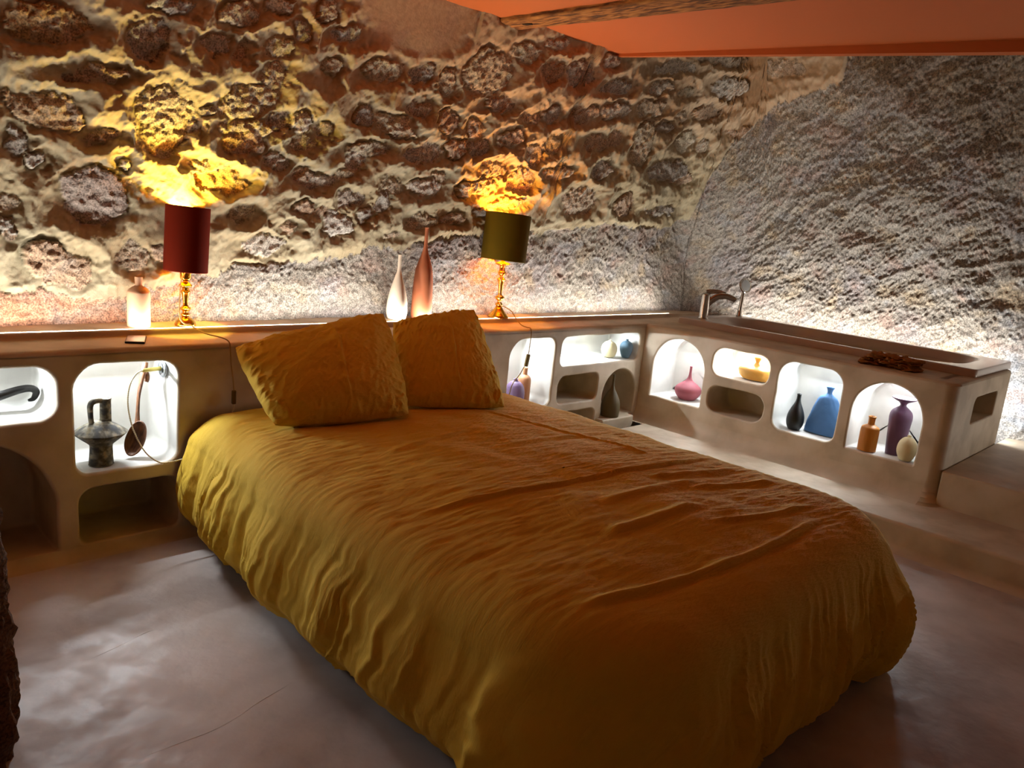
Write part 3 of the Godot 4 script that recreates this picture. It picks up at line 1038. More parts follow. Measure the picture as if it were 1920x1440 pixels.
	area("led_light", b, Vector3(1.406, 0.382, 3.675), Vector3(-0.55, 0.83, 0), Vector3.BACK, Vector2(1.85, 0.011), 1.15, Color(1.0, 0.965, 0.91))
	# the low step along the bench and the higher platform past it
	st = newst()
	var sp := PackedVector2Array([Vector2(-0.06, -0.001), Vector2(-0.03, 0.004), Vector2(-0.012, 0.016), Vector2(0.0, 0.04), Vector2(0.0, 0.14), Vector2(0.003, 0.15), Vector2(0.01, 0.157), Vector2(0.02, 0.16), Vector2(0.06, 0.16), Vector2(0.75, 0.16)])
	extrude(st, sp, Vector3(-0.47, 0, 0), Vector3.BACK, Vector3.RIGHT, 0.17, 5.2, 30, 1.0 * -1.0)
	var nn := Vector3.FORWARD
	for i in sp.size() - 1:
		fquad(st, Vector3(-0.47 + sp[i].x, sp[i].y, 0.17), Vector3(-0.47 + sp[i + 1].x, sp[i + 1].y, 0.17), Vector3(-0.47 + sp[i + 1].x, 0, 0.17), Vector3(-0.47 + sp[i].x, 0, 0.17), nn)
	var s1 := struct("step_lower", st.commit(), M.plaster, "long low plaster step at the foot of the bath bench", "step")
	st = newst()
	box_at(Vector3(0.06, 0.12, 2.152), Vector3(1.9, 0.37, 5.2), 0.012, st)
	struct("step_upper", st.commit(), M.plaster, "higher plaster platform at the end of the bath", "step")

# ------------------------------------------------------------------ bath
func bathtub() -> void:
	var t := thing("bathtub", "taupe acrylic bathtub set into the plaster bench before the grey rock", "bathtub", Vector3(0.895, 0.885, 1.06))
	# rings: half sizes in x and z, roundness, height, centre shift in z
	var hx := 0.435
	var hz := 1.065
	var rings := [
		[hx - 0.004, hz - 0.004, 0.03, -0.001, 0.0, 0.0], [hx, hz, 0.03, 0.003, 0.0, 0.0], [hx, hz, 0.03, 0.040, 0.0, 0.0], [hx - 0.002, hz - 0.002, 0.03, 0.046, 0.0, 0.0], [hx - 0.007, hz - 0.007, 0.028, 0.050, 0.0, 0.0],
		[hx - 0.05, hz - 0.115, 0.26, 0.050, -0.005, -0.01], [hx - 0.055, hz - 0.125, 0.26, 0.048, -0.005, -0.01], [hx - 0.061, hz - 0.133, 0.26, 0.038, -0.005, -0.01], [hx - 0.068, hz - 0.15, 0.26, 0.0, -0.005, -0.01],
		[hx - 0.09, hz - 0.22, 0.24, -0.2, -0.005, -0.03], [hx - 0.12, hz - 0.30, 0.22, -0.36, -0.005, -0.04], [hx - 0.17, hz - 0.38, 0.2, -0.395, -0.005, -0.04], [0.02, 0.05, 0.02, -0.40, -0.005, -0.04]]
	var P := PackedVector3Array()
	var seg := 16
	var per := 4 * (seg + 10)
	for q in rings:
		var r: float = minf(q[2], minf(q[0], q[1]))
		var pts := []
		var cs := [[1, 1, 0.0], [-1, 1, PI / 2], [-1, -1, PI], [1, -1, PI * 1.5]]
		for ci in 4:
			var c: Array = cs[ci]
			var ctr := Vector2(c[0] * (q[0] - r), c[1] * (q[1] - r))
			for k in seg + 1:
				var a: float = c[2] + PI / 2 * k / seg
				pts.append(ctr + Vector2(cos(a), sin(a)) * r)
			var nx: Array = cs[(ci + 1) % 4]
			var e0: Vector2 = pts[pts.size() - 1]
			var c2 := Vector2(nx[0] * (q[0] - r), nx[1] * (q[1] - r))
			var e1 := c2 + Vector2(cos(nx[2]), sin(nx[2])) * r
			for k in range(1, 10):
				pts.append(e0.lerp(e1, k / 10.0))
		for p in pts:
			P.append(Vector3(p.x + q[4], q[3], p.y + q[5]))
	obj("tub", grid_mesh(P, per, rings.size(), true, PackedVector2Array(), true), M.acrylic, t)
	# mixer tap
	var f := thing("mixer_tap", "chrome single-lever mixer tap standing on the bathtub rim", "tap", Vector3(0.62, 0.935, 0.125), 0.0)
	obj("body", lathe([Vector2(0.0, 0.0), Vector2(0.039, 0.0), Vector2(0.039, 0.006), Vector2(0.034, 0.012), Vector2(0.0335, 0.1), Vector2(0.033, 0.188), Vector2(0.030, 0.2), Vector2(0.0, 0.204)], 32, false), M.chrome, f)
	var sp := curve3([Vector3(0.0, 0.10, 0.0), Vector3(0.03, 0.15, 0.035), Vector3(0.06, 0.185, 0.075), Vector3(0.1, 0.192, 0.12), Vector3(0.135, 0.178, 0.16), Vector3(0.15, 0.165, 0.175)], 6)
	obj("spout", tube(ended(sp), [0.03, 0.028, 0.025, 0.021, 0.018], 18, 0.55), M.chrome, f)
	var lv := curve3([Vector3(0.0, 0.205, 0.0), Vector3(0.02, 0.216, 0.02), Vector3(0.06, 0.222, 0.065), Vector3(0.1, 0.213, 0.11)], 6)
	obj("lever", tube(ended(lv), [0.026, 0.02, 0.015, 0.010], 16, 0.3), M.chrome, f)
	# hand shower on its holder
	var h := thing("hand_shower", "round chrome hand shower standing upright behind the mixer tap", "shower head", Vector3(1.24, 0.935, 0.10))
	obj("holder", lathe([Vector2(0.0, 0.0), Vector2(0.028, 0.0), Vector2(0.028, 0.008), Vector2(0.02, 0.014), Vector2(0.018, 0.05), Vector2(0.0, 0.052)], 24, false), M.chrome, h)
	obj("handle", tube(ended(curve3([Vector3(0, 0.04, 0), Vector3(0.003, 0.12, 0.002), Vector3(0.006, 0.19, 0.004), Vector3(0.012, 0.225, 0.008)], 5)), [0.018, 0.017, 0.015, 0.016], 16), M.chrome, h)
	var hd := obj("spray_head", lathe([Vector2(0.0, -0.013), Vector2(0.035, -0.012), Vector2(0.063, -0.004), Vector2(0.066, 0.004), Vector2(0.060, 0.009), Vector2(0.0, 0.010)], 36, false), M.chrome, h)
	hd.transform = Transform3D(Basis.from_euler(Vector3(deg_to_rad(74), deg_to_rad(-20), 0)), Vector3(0.012, 0.265, 0.008))
	var fc := obj("spray_face", lathe([Vector2(0.0, 0.0112), Vector2(0.044, 0.0108), Vector2(0.047, 0.009)], 30, false), std(Color(0.5, 0.5, 0.5), 0.5), h)
	fc.transform = hd.transform

# ------------------------------------------------------------------ bed
func bed() -> void:
	var b := thing("bed", "low double bed hidden under the mustard duvet", "bed")
	obj("base", box_at(Vector3(-3.30, 0.0, 0.08), Vector3(-1.86, 0.27, 2.24), 0.02).commit(), std(Color(0.16, 0.11, 0.07), 0.8), b)
	obj("mattress", box_at(Vector3(-3.27, 0.27, 0.06), Vector3(-1.86, 0.50, 2.26), 0.06).commit(), std(Color(0.8, 0.76, 0.7), 0.9), b)
	duvet()
	pillows()

# edge path of the duvet's flat top: left side, foot, right side, with round corners; returns [point, outward]
func duvet_edge(t: float) -> Array:
	var xl := -3.37
	var xr := -1.80
	var zf := 2.37
	var z0 := 0.035
	var rl := 0.24
	var rr := 0.20
	var l1 := zf - rl - z0
	var a1 := PI / 2 * rl
	var l2 := (xr - rr) - (xl + rl)
	var a2 := PI / 2 * rr
	var l3 := zf - rr - z0
	var d := t * (l1 + a1 + l2 + a2 + l3)
	if d < l1:
		return [Vector2(xl + 0.095 * (1.0 - smoothstep(0.0, 1.1, d)), z0 + d), Vector2(-1, 0), d]
	d -= l1
	if d < a1:
		var a := d / rl
		return [Vector2(xl + rl - rl * cos(a), zf - rl + rl * sin(a)), Vector2(-cos(a), sin(a)), d + l1]
	d -= a1
	if d < l2:
		return [Vector2(xl + rl + d, zf), Vector2(0, 1), d + l1 + a1]
	d -= l2
	if d < a2:
		var a := d / rr
		return [Vector2(xr - rr + rr * sin(a), zf - rr + rr * cos(a)), Vector2(sin(a), cos(a)), d + l1 + a1 + l2]
	d -= a2
	return [Vector2(xr, zf - rr - d), Vector2(1, 0), d + l1 + a1 + l2 + a2]

func crease(p: Vector2, a: Vector2, b: Vector2, w: float, bow := 0.0) -> float:
	var ab := b - a
	var f := (p - a).dot(ab) / ab.length_squared()
	if f < -0.05 or f > 1.05:
		return 0.0
	var n := Vector2(-ab.y, ab.x).normalized()
	var d := (p - a).dot(n) - bow * sin(PI * clampf(f, 0, 1))
	var fade := smoothstep(-0.05, 0.12, f) * smoothstep(1.05, 0.85, f)
	return fade * (exp(-pow(d / w, 2.0)) - 0.55 * exp(-pow((d - w * 1.7) / (w * 1.2), 2.0)))

func duvet() -> void:
	var np := 820
	var nt := 96
	var ns := 64
	var nv := nt + ns
	var nL := noise(FastNoiseLite.TYPE_SIMPLEX_SMOOTH, 1.6, 3, 71)
	var nF := noise(FastNoiseLite.TYPE_SIMPLEX_SMOOTH, 1.0, 3, 72)
	var nG := noise(FastNoiseLite.TYPE_SIMPLEX_SMOOTH, 1.0, 4, 73)
	var nR := noise(FastNoiseLite.TYPE_SIMPLEX_SMOOTH, 1.0, 4, 74, FastNoiseLite.FRACTAL_RIDGED)
	var C := [[-3.29, 1.53, -1.86, 1.69, 0.011, 0.012, 0.02], [-3.34, 2.23, -2.1, 2.32, 0.014, 0.013, 0.05], [-2.92, 1.99, -2.44, 2.02, 0.02, 0.012, 0.0], [-2.54, 2.13, -2.0, 2.24, 0.012, 0.010, 0.02], [-2.62, 1.16, -1.95, 1.2, 0.02, 0.005, 0.0],
		[-2.75, 1.82, -2.2, 1.86, 0.02, 0.009, 0.0], [-2.35, 1.75, -1.85, 1.83, 0.018, 0.010, 0.01], [-2.3, 1.9, -1.85, 2.02, 0.016, 0.010, 0.0], [-2.25, 0.72, -2.05, 1.55, 0.012, 0.005, -0.02], [-3.05, 1.0, -2.5, 0.92, 0.016, 0.006, 0.0]]
	var P := PackedVector3Array()
	var UV := PackedVector2Array()
	var r := 0.155
	for j in nv:
		for i in np:
			var e := duvet_edge(float(i) / (np - 1))
			var ed: Vector2 = e[0]
			var n: Vector2 = e[1]
			var L: float = e[2]
			var p: Vector2
			var y: float
			var foot := smoothstep(1.9, 2.25, ed.y)
			var rside := smoothstep(3.9, 4.4, L)
			if j < nt:
				var k := float(j) / nt
				k = 1.0 - pow(1.0 - k, 1.25)
				var spine := Vector2(-2.585, minf(ed.y, 1.5))
				p = spine.lerp(ed, k)
				y = 0.60
				UV.append(p)
			else:
				var D := (float(j - nt) / (ns - 1))
				var corner := exp(-pow((L - 3.74) / 0.20, 2.0))
				var total := 0.62 + 0.035 * nL.get_noise_1d(L * 1.4) + 0.045 * nF.get_noise_1d(L * 3.0 + 9.0) * (0.4 + foot) + 0.10 * corner
				D *= total
				var out: float
				var drop: float
				if D < r * PI / 2:
					out = r * sin(D / r)
					drop = r * (1.0 - cos(D / r))
				else:
					var q := D - r * PI / 2
					out = r + 0.05 * sin(clampf(q / 0.40, 0, 1) * PI * 0.8) - 0.02 * smoothstep(0.2, 0.45, q)
					drop = r + q * 0.985
				# hanging folds grow towards the hem
				var g := smoothstep(0.10, 0.45, D)
				var lean := L + 0.25 * (D - 0.2) + 0.04 * nL.get_noise_2d(L * 2.0, D * 3.0)
				var f1 := nF.get_noise_1d(lean * 3.2)
				var f2 := nR.get_noise_2d(lean * 9.0, D * 0.6)
				var f3 := nG.get_noise_2d(lean * 22.0, D * 2.0)
				out += g * (0.045 * f1 + 0.034 * f2 * smoothstep(-0.3, 0.5, nL.get_noise_1d(L * 1.1 + 40.0)) + 0.004 * f3) + 0.09 * corner * g
				# tuck of the hem
				out -= 0.035 * smoothstep(total - 0.09, total, D)
				drop -= 0.02 * g * f1
				p = ed + n * out
				y = 0.60 - drop
				UV.append(ed + n * D)
			# puffed and creased top
			var cx := clampf((p.x + 2.585) / 0.80, -1.0, 1.0)
			var cz := clampf((p.y - 1.2) / 1.2, -1.0, 1.0)
			var topw := smoothstep(0.42, 0.58, y)
			y += topw * (0.035 * (1.0 - cx * cx) * (1.0 - pow(cz, 4.0)) + 0.010 * nL.get_noise_2d(p.x * 1.3, p.y * 1.3))
			var wr := smoothstep(-2.9, -1.9, p.x) * smoothstep(0.9, 1.7, p.y)
			y += topw * (0.002 * nR.get_noise_2d(p.x * 2.5, p.y * 16.0 - p.x * 3.0) + 0.0035 * wr * nR.get_noise_2d(p.x * 2.0 + 4.0, p.y * 13.0 - p.x * 2.2) + 0.0022 * nG.get_noise_2d(p.x * 4.0, p.y * 30.0))
			for c in C:
				y += topw * c[5] * crease(p, Vector2(c[0], c[1]), Vector2(c[2], c[3]), c[4], c[6])
			y -= 0.05 * exp(-maxf(p.y - 0.03, 0.0) / 0.07) * topw
			P.append(Vector3(p.x, maxf(y, 0.012), maxf(p.y, 0.012)))
	var m := grid_mesh(P, np, nv, true, UV)
	var d := obj("duvet", m, M.gauze)
	tag(d, "rumpled mustard cotton gauze duvet covering the whole bed", "duvet")

func pillow(c: Array, th: float, sd: int) -> ArrayMesh:
	# corners bl, br, tl, tr of the seam, bulging both ways
	var n := 110
	var nz := noise(FastNoiseLite.TYPE_SIMPLEX_SMOOTH, 1.0, 4, sd)
	var nr := noise(FastNoiseLite.TYPE_SIMPLEX_SMOOTH, 1.0, 3, sd + 1, FastNoiseLite.FRACTAL_RIDGED)
	var nrm: Vector3 = (c[1] - c[0]).cross(c[2] - c[0]).normalized()
	var P := PackedVector3Array()
	var UV := PackedVector2Array()
	var w := 2 * n
	for j in n:
		var v := -1.0 + 2.0 * j / (n - 1)
		for i in w:
			var s := 1.0 if i < n else -1.0
			var u := -1.0 + 2.0 * float(i if i < n else w - 1 - i) / (n - 1)
			# edges bow inwards between the corners
			var uu := u * (1.0 - 0.012 * (1.0 - v * v))
			var vv := v * (1.0 - 0.02 * (1.0 - u * u))
			var cr := 1.0 - 0.055 * pow(u * u * v * v, 1.5)
			uu *= cr
			vv *= cr
			uu += 0.012 * nz.get_noise_2d(v * 2.5 + 7.0, u)
			vv += 0.014 * nz.get_noise_2d(u * 2.5, v + 11.0)
			var q: Vector3 = (c[0].lerp(c[1], (uu + 1) / 2)).lerp(c[2].lerp(c[3], (uu + 1) / 2), (vv + 1) / 2)
			var body := pow(maxf((1.0 - pow(absf(u), 2.6)) * (1.0 - pow(absf(v), 2.6)), 0.0), 0.52)
			var h := th * body * (1.0 if s > 0 else -0.62)
			var low := 1.0 + 0.18 * (-v)
			h *= low
			if s > 0:
				var e := 1.0 - body
				h += 0.010 * nz.get_noise_2d(u * 2.0, v * 2.0) * body
				h += 0.022 * (nr.get_noise_2d(u * 2.6 + sd, v * 2.0) - 0.3) * smoothstep(0.2, 0.8, e) * minf(body * 3.0, 1.0)
				h += 0.004 * nr.get_noise_2d(u * 7.0, v * 3.0 + sd)
				# ironed crease down the middle
				var cu := u - 0.10 - 0.05 * sin(v * 2.5)
				h += (0.008 * exp(-pow(cu / 0.018, 2.0)) - 0.005 * exp(-pow((cu - 0.035) / 0.03, 2.0))) * smoothstep(-0.95, -0.6, v) * smoothstep(0.9, 0.6, v)
			P.append(q + nrm * h)
			UV.append(Vector2(u * 0.35, v * 0.35))
	return grid_mesh(P, w, n, false, UV)

func pillows() -> void:
	var a := obj("pillow", pillow([Vector3(-3.29, 0.628, 0.53), Vector3(-2.68, 0.638, 0.675), Vector3(-3.29, 0.895, 0.13), Vector3(-2.47, 1.045, 0.135)], 0.12, 81), M.gauze_pillow)
	tag(a, "square mustard gauze pillow leaning below the white vase, propped in front of the other pillow", "pillow", "mustard pillows at the bed head")
	var b := obj("pillow", pillow([Vector3(-2.62, 0.640, 0.51), Vector3(-2.13, 0.628, 0.735), Vector3(-2.42, 0.985, 0.11), Vector3(-1.84, 1.05, 0.12)], 0.10, 85), M.gauze_pillow)
	tag(b, "square mustard gauze pillow leaning below the terracotta vase, partly behind the other pillow", "pillow", "mustard pillows at the bed head")

# ------------------------------------------------------------------ lamps
func lamps() -> void:
	var red := std(Color(0.40, 0.105, 0.035), 0.7)
	var grn := std(Color(0.36, 0.29, 0.045), 0.7)
	for m in [red, grn]:
		m.roughness = 0.85
		m.metallic_specular = 0.2
	table_lamp("candlestick table lamp of turned brass with a dark red velvet drum shade", Vector3(-3.295, 0.9148, -0.327), red, 0.098, 0.30, 0.258, Color(1.0, 0.86, 0.36), 0.6, 1)
	table_lamp("candlestick table lamp of turned brass with an olive green velvet drum shade", Vector3(-1.225, 0.9156, -0.318), grn, 0.148, 0.30, 0.375, Color(1.0, 0.66, 0.2), 0.5, 2)

func table_lamp(label: String, at: Vector3, vel: Material, R: float, H: float, y0: float, c: Color, e: float, which: int) -> void:
	var l := thing("table_lamp", label, "lamp", at, 0.0, "brass candlestick lamps on the ledge")
	if which == 1:
		obj("base", lathe([Vector2(0.0, 0.0), Vector2(0.046, 0.0), Vector2(0.048, 0.006), Vector2(0.044, 0.02), Vector2(0.03, 0.036), Vector2(0.018, 0.042), Vector2(0.0, 0.044)], 40, false), M.brass, l)
		obj("stem", lathe([Vector2(0.012, 0.04), Vector2(0.02, 0.05), Vector2(0.02, 0.058), Vector2(0.012, 0.066), Vector2(0.024, 0.08), Vector2(0.026, 0.086), Vector2(0.012, 0.098), Vector2(0.014, 0.13), Vector2(0.017, 0.15), Vector2(0.022, 0.165), Vector2(0.014, 0.176), Vector2(0.03, 0.19), Vector2(0.024, 0.2), Vector2(0.011, 0.212), Vector2(0.023, 0.222), Vector2(0.025, 0.24), Vector2(0.025, 0.262), Vector2(0.014, 0.27), Vector2(0.012, 0.31), Vector2(0.0, 0.312)], 32, true, 1.0, 4), M.brass, l)
	else:
		obj("base", lathe([Vector2(0.0, 0.0), Vector2(0.070, 0.0), Vector2(0.072, 0.006), Vector2(0.066, 0.014), Vector2(0.05, 0.03), Vector2(0.03, 0.055), Vector2(0.018, 0.075), Vector2(0.0, 0.078)], 44, false), M.brass, l)
		obj("stem", lathe([Vector2(0.013, 0.07), Vector2(0.026, 0.082), Vector2(0.02, 0.094), Vector2(0.012, 0.105), Vector2(0.03, 0.125), Vector2(0.026, 0.14), Vector2(0.013, 0.15), Vector2(0.015, 0.19), Vector2(0.02, 0.235), Vector2(0.03, 0.25), Vector2(0.02, 0.26), Vector2(0.012, 0.27), Vector2(0.026, 0.29), Vector2(0.02, 0.31), Vector2(0.02, 0.335), Vector2(0.046, 0.348), Vector2(0.046, 0.358), Vector2(0.02, 0.366), Vector2(0.013, 0.375), Vector2(0.012, 0.44), Vector2(0.0, 0.442)], 32, true, 1.0, 4), M.brass, l)
	# open drum: velvet outside, gilt lining inside, rolled hems
	var tilt := Basis.from_euler(Vector3(0.0, 0.0, -0.035 if which == 1 else -0.05))
	var sh := obj("shade", lathe([Vector2(R - 0.003, y0 + 0.002), Vector2(R - 0.001, y0), Vector2(R, y0 + 0.004), Vector2(R, y0 + H * 0.5), Vector2(R, y0 + H - 0.004), Vector2(R - 0.001, y0 + H), Vector2(R - 0.003, y0 + H - 0.002)], 72, false), vel, l)
	var li := obj("lining", lathe([Vector2(R - 0.003, y0 + H - 0.002), Vector2(R - 0.0035, y0 + H * 0.5), Vector2(R - 0.003, y0 + 0.002)], 72, false), std(Color(0.9, 0.66, 0.2), 0.35, 0.7), l)
	var piv := Vector3(0, y0, 0)
	for q in [sh, li]:
		q.transform = Transform3D(tilt, piv - tilt * piv)
	var yb := y0 + H * 0.77
	var bulb := obj("bulb", lathe([Vector2(0.0, -0.05), Vector2(0.014, -0.05), Vector2(0.015, -0.03), Vector2(0.026, -0.005), Vector2(0.03, 0.015), Vector2(0.024, 0.036), Vector2(0.0, 0.045)], 24, true), glow(c, 4.0), l)
	bulb.position = Vector3(0, yb, 0)
	var o := OmniLight3D.new()
	o.name = "bulb_light"
	o.light_color = c
	o.light_energy = e
	o.light_size = 0.025
	o.omni_range = 12.0
	o.omni_attenuation = 2.0
	o.shadow_enabled = true
	o.position = Vector3(0, yb + 0.005, 0)
	l.add_child(o)
	# socket post under the bulb
	obj("socket", lathe([Vector2(0.0, yb - 0.1), Vector2(0.017, yb - 0.1), Vector2(0.017, yb - 0.048), Vector2(0.0, yb - 0.047)], 20, false), M.dark_brass, l)
	# twisted flex, in-line switch and plug
	var flex := matte(Color(0.62, 0.50, 0.30), 0.7, 0.1)
	if which == 1:
		var w := [Vector3(-0.012, 0.255, 0.028), Vector3(-0.032, 0.22, 0.03), Vector3(-0.04, 0.12, 0.032), Vector3(-0.045, 0.045, 0.05), Vector3(-0.03, 0.02, 0.068), Vector3(-0.012, 0.019, 0.083), Vector3(0.005, 0.0, 0.12), Vector3(0.02, -0.008, 0.2), Vector3(0.045, -0.009, 0.3), Vector3(0.058, -0.021, 0.338), Vector3(0.06, -0.05, 0.348), Vector3(0.064, -0.12, 0.352), Vector3(0.073, -0.19, 0.354), Vector3(0.078, -0.245, 0.355)]
		obj("cord", braid(curve3(w), 0.0032, 0.016), flex, l)
		var sw := obj("switch", rbox(Vector3(0.02, 0.066, 0.017), 0.006).commit(), M.dark_brass, l)
		sw.position = Vector3(0.078, -0.278, 0.356)
		var w2 := []
		for q in [Vector3(-3.217, 0.606, 0.029), Vector3(-3.222, 0.57, 0.03), Vector3(-3.26, 0.50, 0.034), Vector3(-3.34, 0.43, 0.036), Vector3(-3.43, 0.384, 0.036), Vector3(-3.50, 0.372, 0.036), Vector3(-3.555, 0.378, 0.03), Vector3(-3.605, 0.43, 0.0), Vector3(-3.635, 0.52, -0.04), Vector3(-3.645, 0.62, -0.07), Vector3(-3.63, 0.70, -0.09), Vector3(-3.595, 0.745, -0.11), Vector3(-3.555, 0.757, -0.122)]:
			w2.append(q - at)
		obj("cord", braid(curve3(w2), 0.0034, 0.018), matte(Color(0.82, 0.76, 0.62), 0.7, 0.1), l)
		var pg := obj("plug", tube(ended(PackedVector3Array([Vector3(-3.565, 0.756, -0.12) - at, Vector3(-3.53, 0.757, -0.127) - at, Vector3(-3.482, 0.757, -0.136) - at])), [0.006, 0.009, 0.011], 14), std(Color(0.75, 0.68, 0.36), 0.35, 0.5), l)
	else:
		var w := [Vector3(-0.01, 0.36, 0.03), Vector3(-0.045, 0.25, 0.045), Vector3(-0.05, 0.12, 0.055), Vector3(-0.035, 0.085, 0.06), Vector3(0.0, 0.075, 0.06), Vector3(0.03, 0.05, 0.095), Vector3(0.035, 0.016, 0.13), Vector3(0.03, -0.020, 0.19), Vector3(0.01, -0.025, 0.26), Vector3(-0.01, -0.024, 0.318), Vector3(-0.015, -0.06, 0.332), Vector3(-0.022, -0.12, 0.336), Vector3(-0.03, -0.185, 0.34)]
		obj("cord", braid(curve3(w), 0.0036, 0.02), flex, l)
		var sw := obj("switch", rbox(Vector3(0.026, 0.082, 0.02), 0.007).commit(), M.dark_brass, l)
		sw.position = Vector3(-0.04, -0.225, 0.343)
		sw.rotation.z = -0.18
		var w2 := [Vector3(-0.05, -0.265, 0.334), Vector3(-0.085, -0.32, 0.33), Vector3(-0.13, -0.37, 0.325), Vector3(-0.155, -0.42, 0.33), Vector3(-0.17, -0.5, 0.325)]
		obj("cord", braid(curve3(w2), 0.0034, 0.02), flex, l)

# ------------------------------------------------------------------ vessels
func vessel(called: String, label: String, category: String, at: Vector3, prof: Array, c: Color, rough := 0.72, squash := 1.0, turn := 0.0, wob := 0.0, bump := 0.2, smooth := true) -> Node3D:
	var o := obj(called, lathe(prof, 56, smooth, squash, 6, wob, int(absf(at.x) * 50.0)), matte(c, rough, bump))
	o.position = at
	o.rotation.y = turn
	tag(o, label, category)
	return o

func V(a: float, b: float) -> Vector2:
	return Vector2(a, b)

func vessels() -> void:
	var F := 0.3645      # floor of the tall niches
	# on the ledge
	vessel("ceramic_bottle", "pale peach ceramic bottle with a short dark-rimmed neck beside the red-shaded lamp", "bottle", Vector3(-3.500, 0.9148, -0.345), [V(0, 0), V(0.046, 0), V(0.049, 0.004), V(0.049, 0.09), V(0.049, 0.145), V(0.046, 0.163), V(0.031, 0.178), V(0.017, 0.186), V(0.015, 0.193), V(0.0165, 0.222), V(0.0165, 0.226), V(0.012, 0.225), V(0.01, 0.20), V(0, 0.198)], Color(0.80, 0.63, 0.50), 0.6)
	vessel("ceramic_vase", "slender white ceramic vase tapering to a thin neck behind the pillows", "vase", Vector3(-2.035, 0.9148, -0.352), [V(0, 0), V(0.045, 0), V(0.055, 0.01), V(0.062, 0.05), V(0.058, 0.11), V(0.044, 0.18), V(0.026, 0.24), V(0.014, 0.28), V(0.0105, 0.31), V(0.0105, 0.372), V(0.0125, 0.378), V(0.007, 0.375), V(0.006, 0.33), V(0, 0.32)], Color(0.90, 0.85, 0.78), 0.55)
	vessel("ceramic_vase", "tall terracotta ceramic vase with a thin stick neck behind the pillows", "vase", Vector3(-1.85, 0.9148, -0.352), [V(0, 0), V(0.05, 0), V(0.06, 0.01), V(0.0625, 0.06), V(0.061, 0.15), V(0.058, 0.23), V(0.05, 0.30), V(0.034, 0.355), V(0.019, 0.40), V(0.0115, 0.44), V(0.0105, 0.49), V(0.0105, 0.538), V(0.013, 0.546), V(0.007, 0.542), V(0.006, 0.5), V(0, 0.48)], Color(0.72, 0.43, 0.29), 0.6)
	# headboard bench niches
	vessel("ceramic_bottle", "round-shouldered lilac bottle beside the pillow in the tall lit niche", "bottle", Vector3(-1.205, F, -0.115), [V(0, 0), V(0.058, 0), V(0.064, 0.006), V(0.066, 0.05), V(0.065, 0.09), V(0.055, 0.125), V(0.036, 0.148), V(0.016, 0.158), V(0.013, 0.163), V(0.016, 0.17), V(0.011, 0.17), V(0.009, 0.16), V(0, 0.158)], Color(0.50, 0.40, 0.55), 0.5)
	vessel("ceramic_bottle", "tall peach bottle with a straight neck behind the lilac bottle", "bottle", Vector3(-1.085, F, -0.15), [V(0, 0), V(0.042, 0), V(0.045, 0.005), V(0.045, 0.10), V(0.044, 0.15), V(0.034, 0.172), V(0.019, 0.182), V(0.016, 0.19), V(0.016, 0.222), V(0.0165, 0.23), V(0.011, 0.23), V(0.01, 0.2), V(0, 0.195)], Color(0.80, 0.57, 0.40), 0.55)
	vessel("ceramic_vase", "cream ball-shaped bud vase with a pinhole mouth in the long niche", "vase", Vector3(-0.215, 0.6225, -0.13), [V(0, 0), V(0.03, 0), V(0.046, 0.012), V(0.059, 0.045), V(0.056, 0.08), V(0.04, 0.107), V(0.018, 0.119), V(0.009, 0.122), V(0.0085, 0.128), V(0.006, 0.128), V(0.005, 0.12), V(0, 0.118)], Color(0.88, 0.83, 0.66), 0.5)
	vessel("ceramic_vase", "pale blue rounded vase with a tiny collar in the long niche", "vase", Vector3(-0.078, 0.6225, -0.075), [V(0, 0), V(0.024, 0), V(0.03, 0.006), V(0.042, 0.035), V(0.05, 0.07), V(0.047, 0.095), V(0.033, 0.116), V(0.014, 0.126), V(0.009, 0.13), V(0.011, 0.137), V(0.008, 0.137), V(0.006, 0.128), V(0, 0.125)], Color(0.38, 0.50, 0.58), 0.55)
	vessel("ceramic_vase", "olive brown teardrop vase with a stick neck in the unlit arch", "vase", Vector3(-0.288, 0.2085, 0.0), [V(0, 0), V(0.06, 0), V(0.067, 0.006), V(0.069, 0.05), V(0.068, 0.09), V(0.058, 0.13), V(0.038, 0.17), V(0.02, 0.20), V(0.0115, 0.225), V(0.0095, 0.26), V(0.0095, 0.308), V(0.011, 0.312), V(0.006, 0.31), V(0.005, 0.27), V(0, 0.26)], Color(0.36, 0.31, 0.19), 0.7)
	# bath bench niches
	vessel("ceramic_vase", "dusty pink onion-shaped vase with a thin stalk neck in the arched niche", "vase", Vector3(0.20, F, 0.335), [V(0, 0), V(0.05, 0), V(0.062, 0.004), V(0.085, 0.03), V(0.099, 0.062), V(0.093, 0.09), V(0.066, 0.115), V(0.034, 0.137), V(0.018, 0.158), V(0.011, 0.185), V(0.009, 0.215), V(0.0095, 0.248), V(0.0115, 0.252), V(0.007, 0.25), V(0.006, 0.22), V(0, 0.2)], Color(0.60, 0.30, 0.34), 0.65)
	vessel("ceramic_pot", "wide flat yellow pot with a pinched flared neck in the upper rounded niche", "pot", Vector3(0.19, 0.6275, 0.855), [V(0, 0), V(0.08, 0), V(0.098, 0.004), V(0.118, 0.024), V(0.128, 0.052), V(0.122, 0.07), V(0.09, 0.083), V(0.052, 0.092), V(0.026, 0.103), V(0.014, 0.117), V(0.013, 0.125), V(0.024, 0.148), V(0.0255, 0.153), V(0.02, 0.15), V(0.008, 0.125), V(0, 0.12)], Color(0.84, 0.62, 0.26), 0.6, 0.62, PI / 2, 0.05)
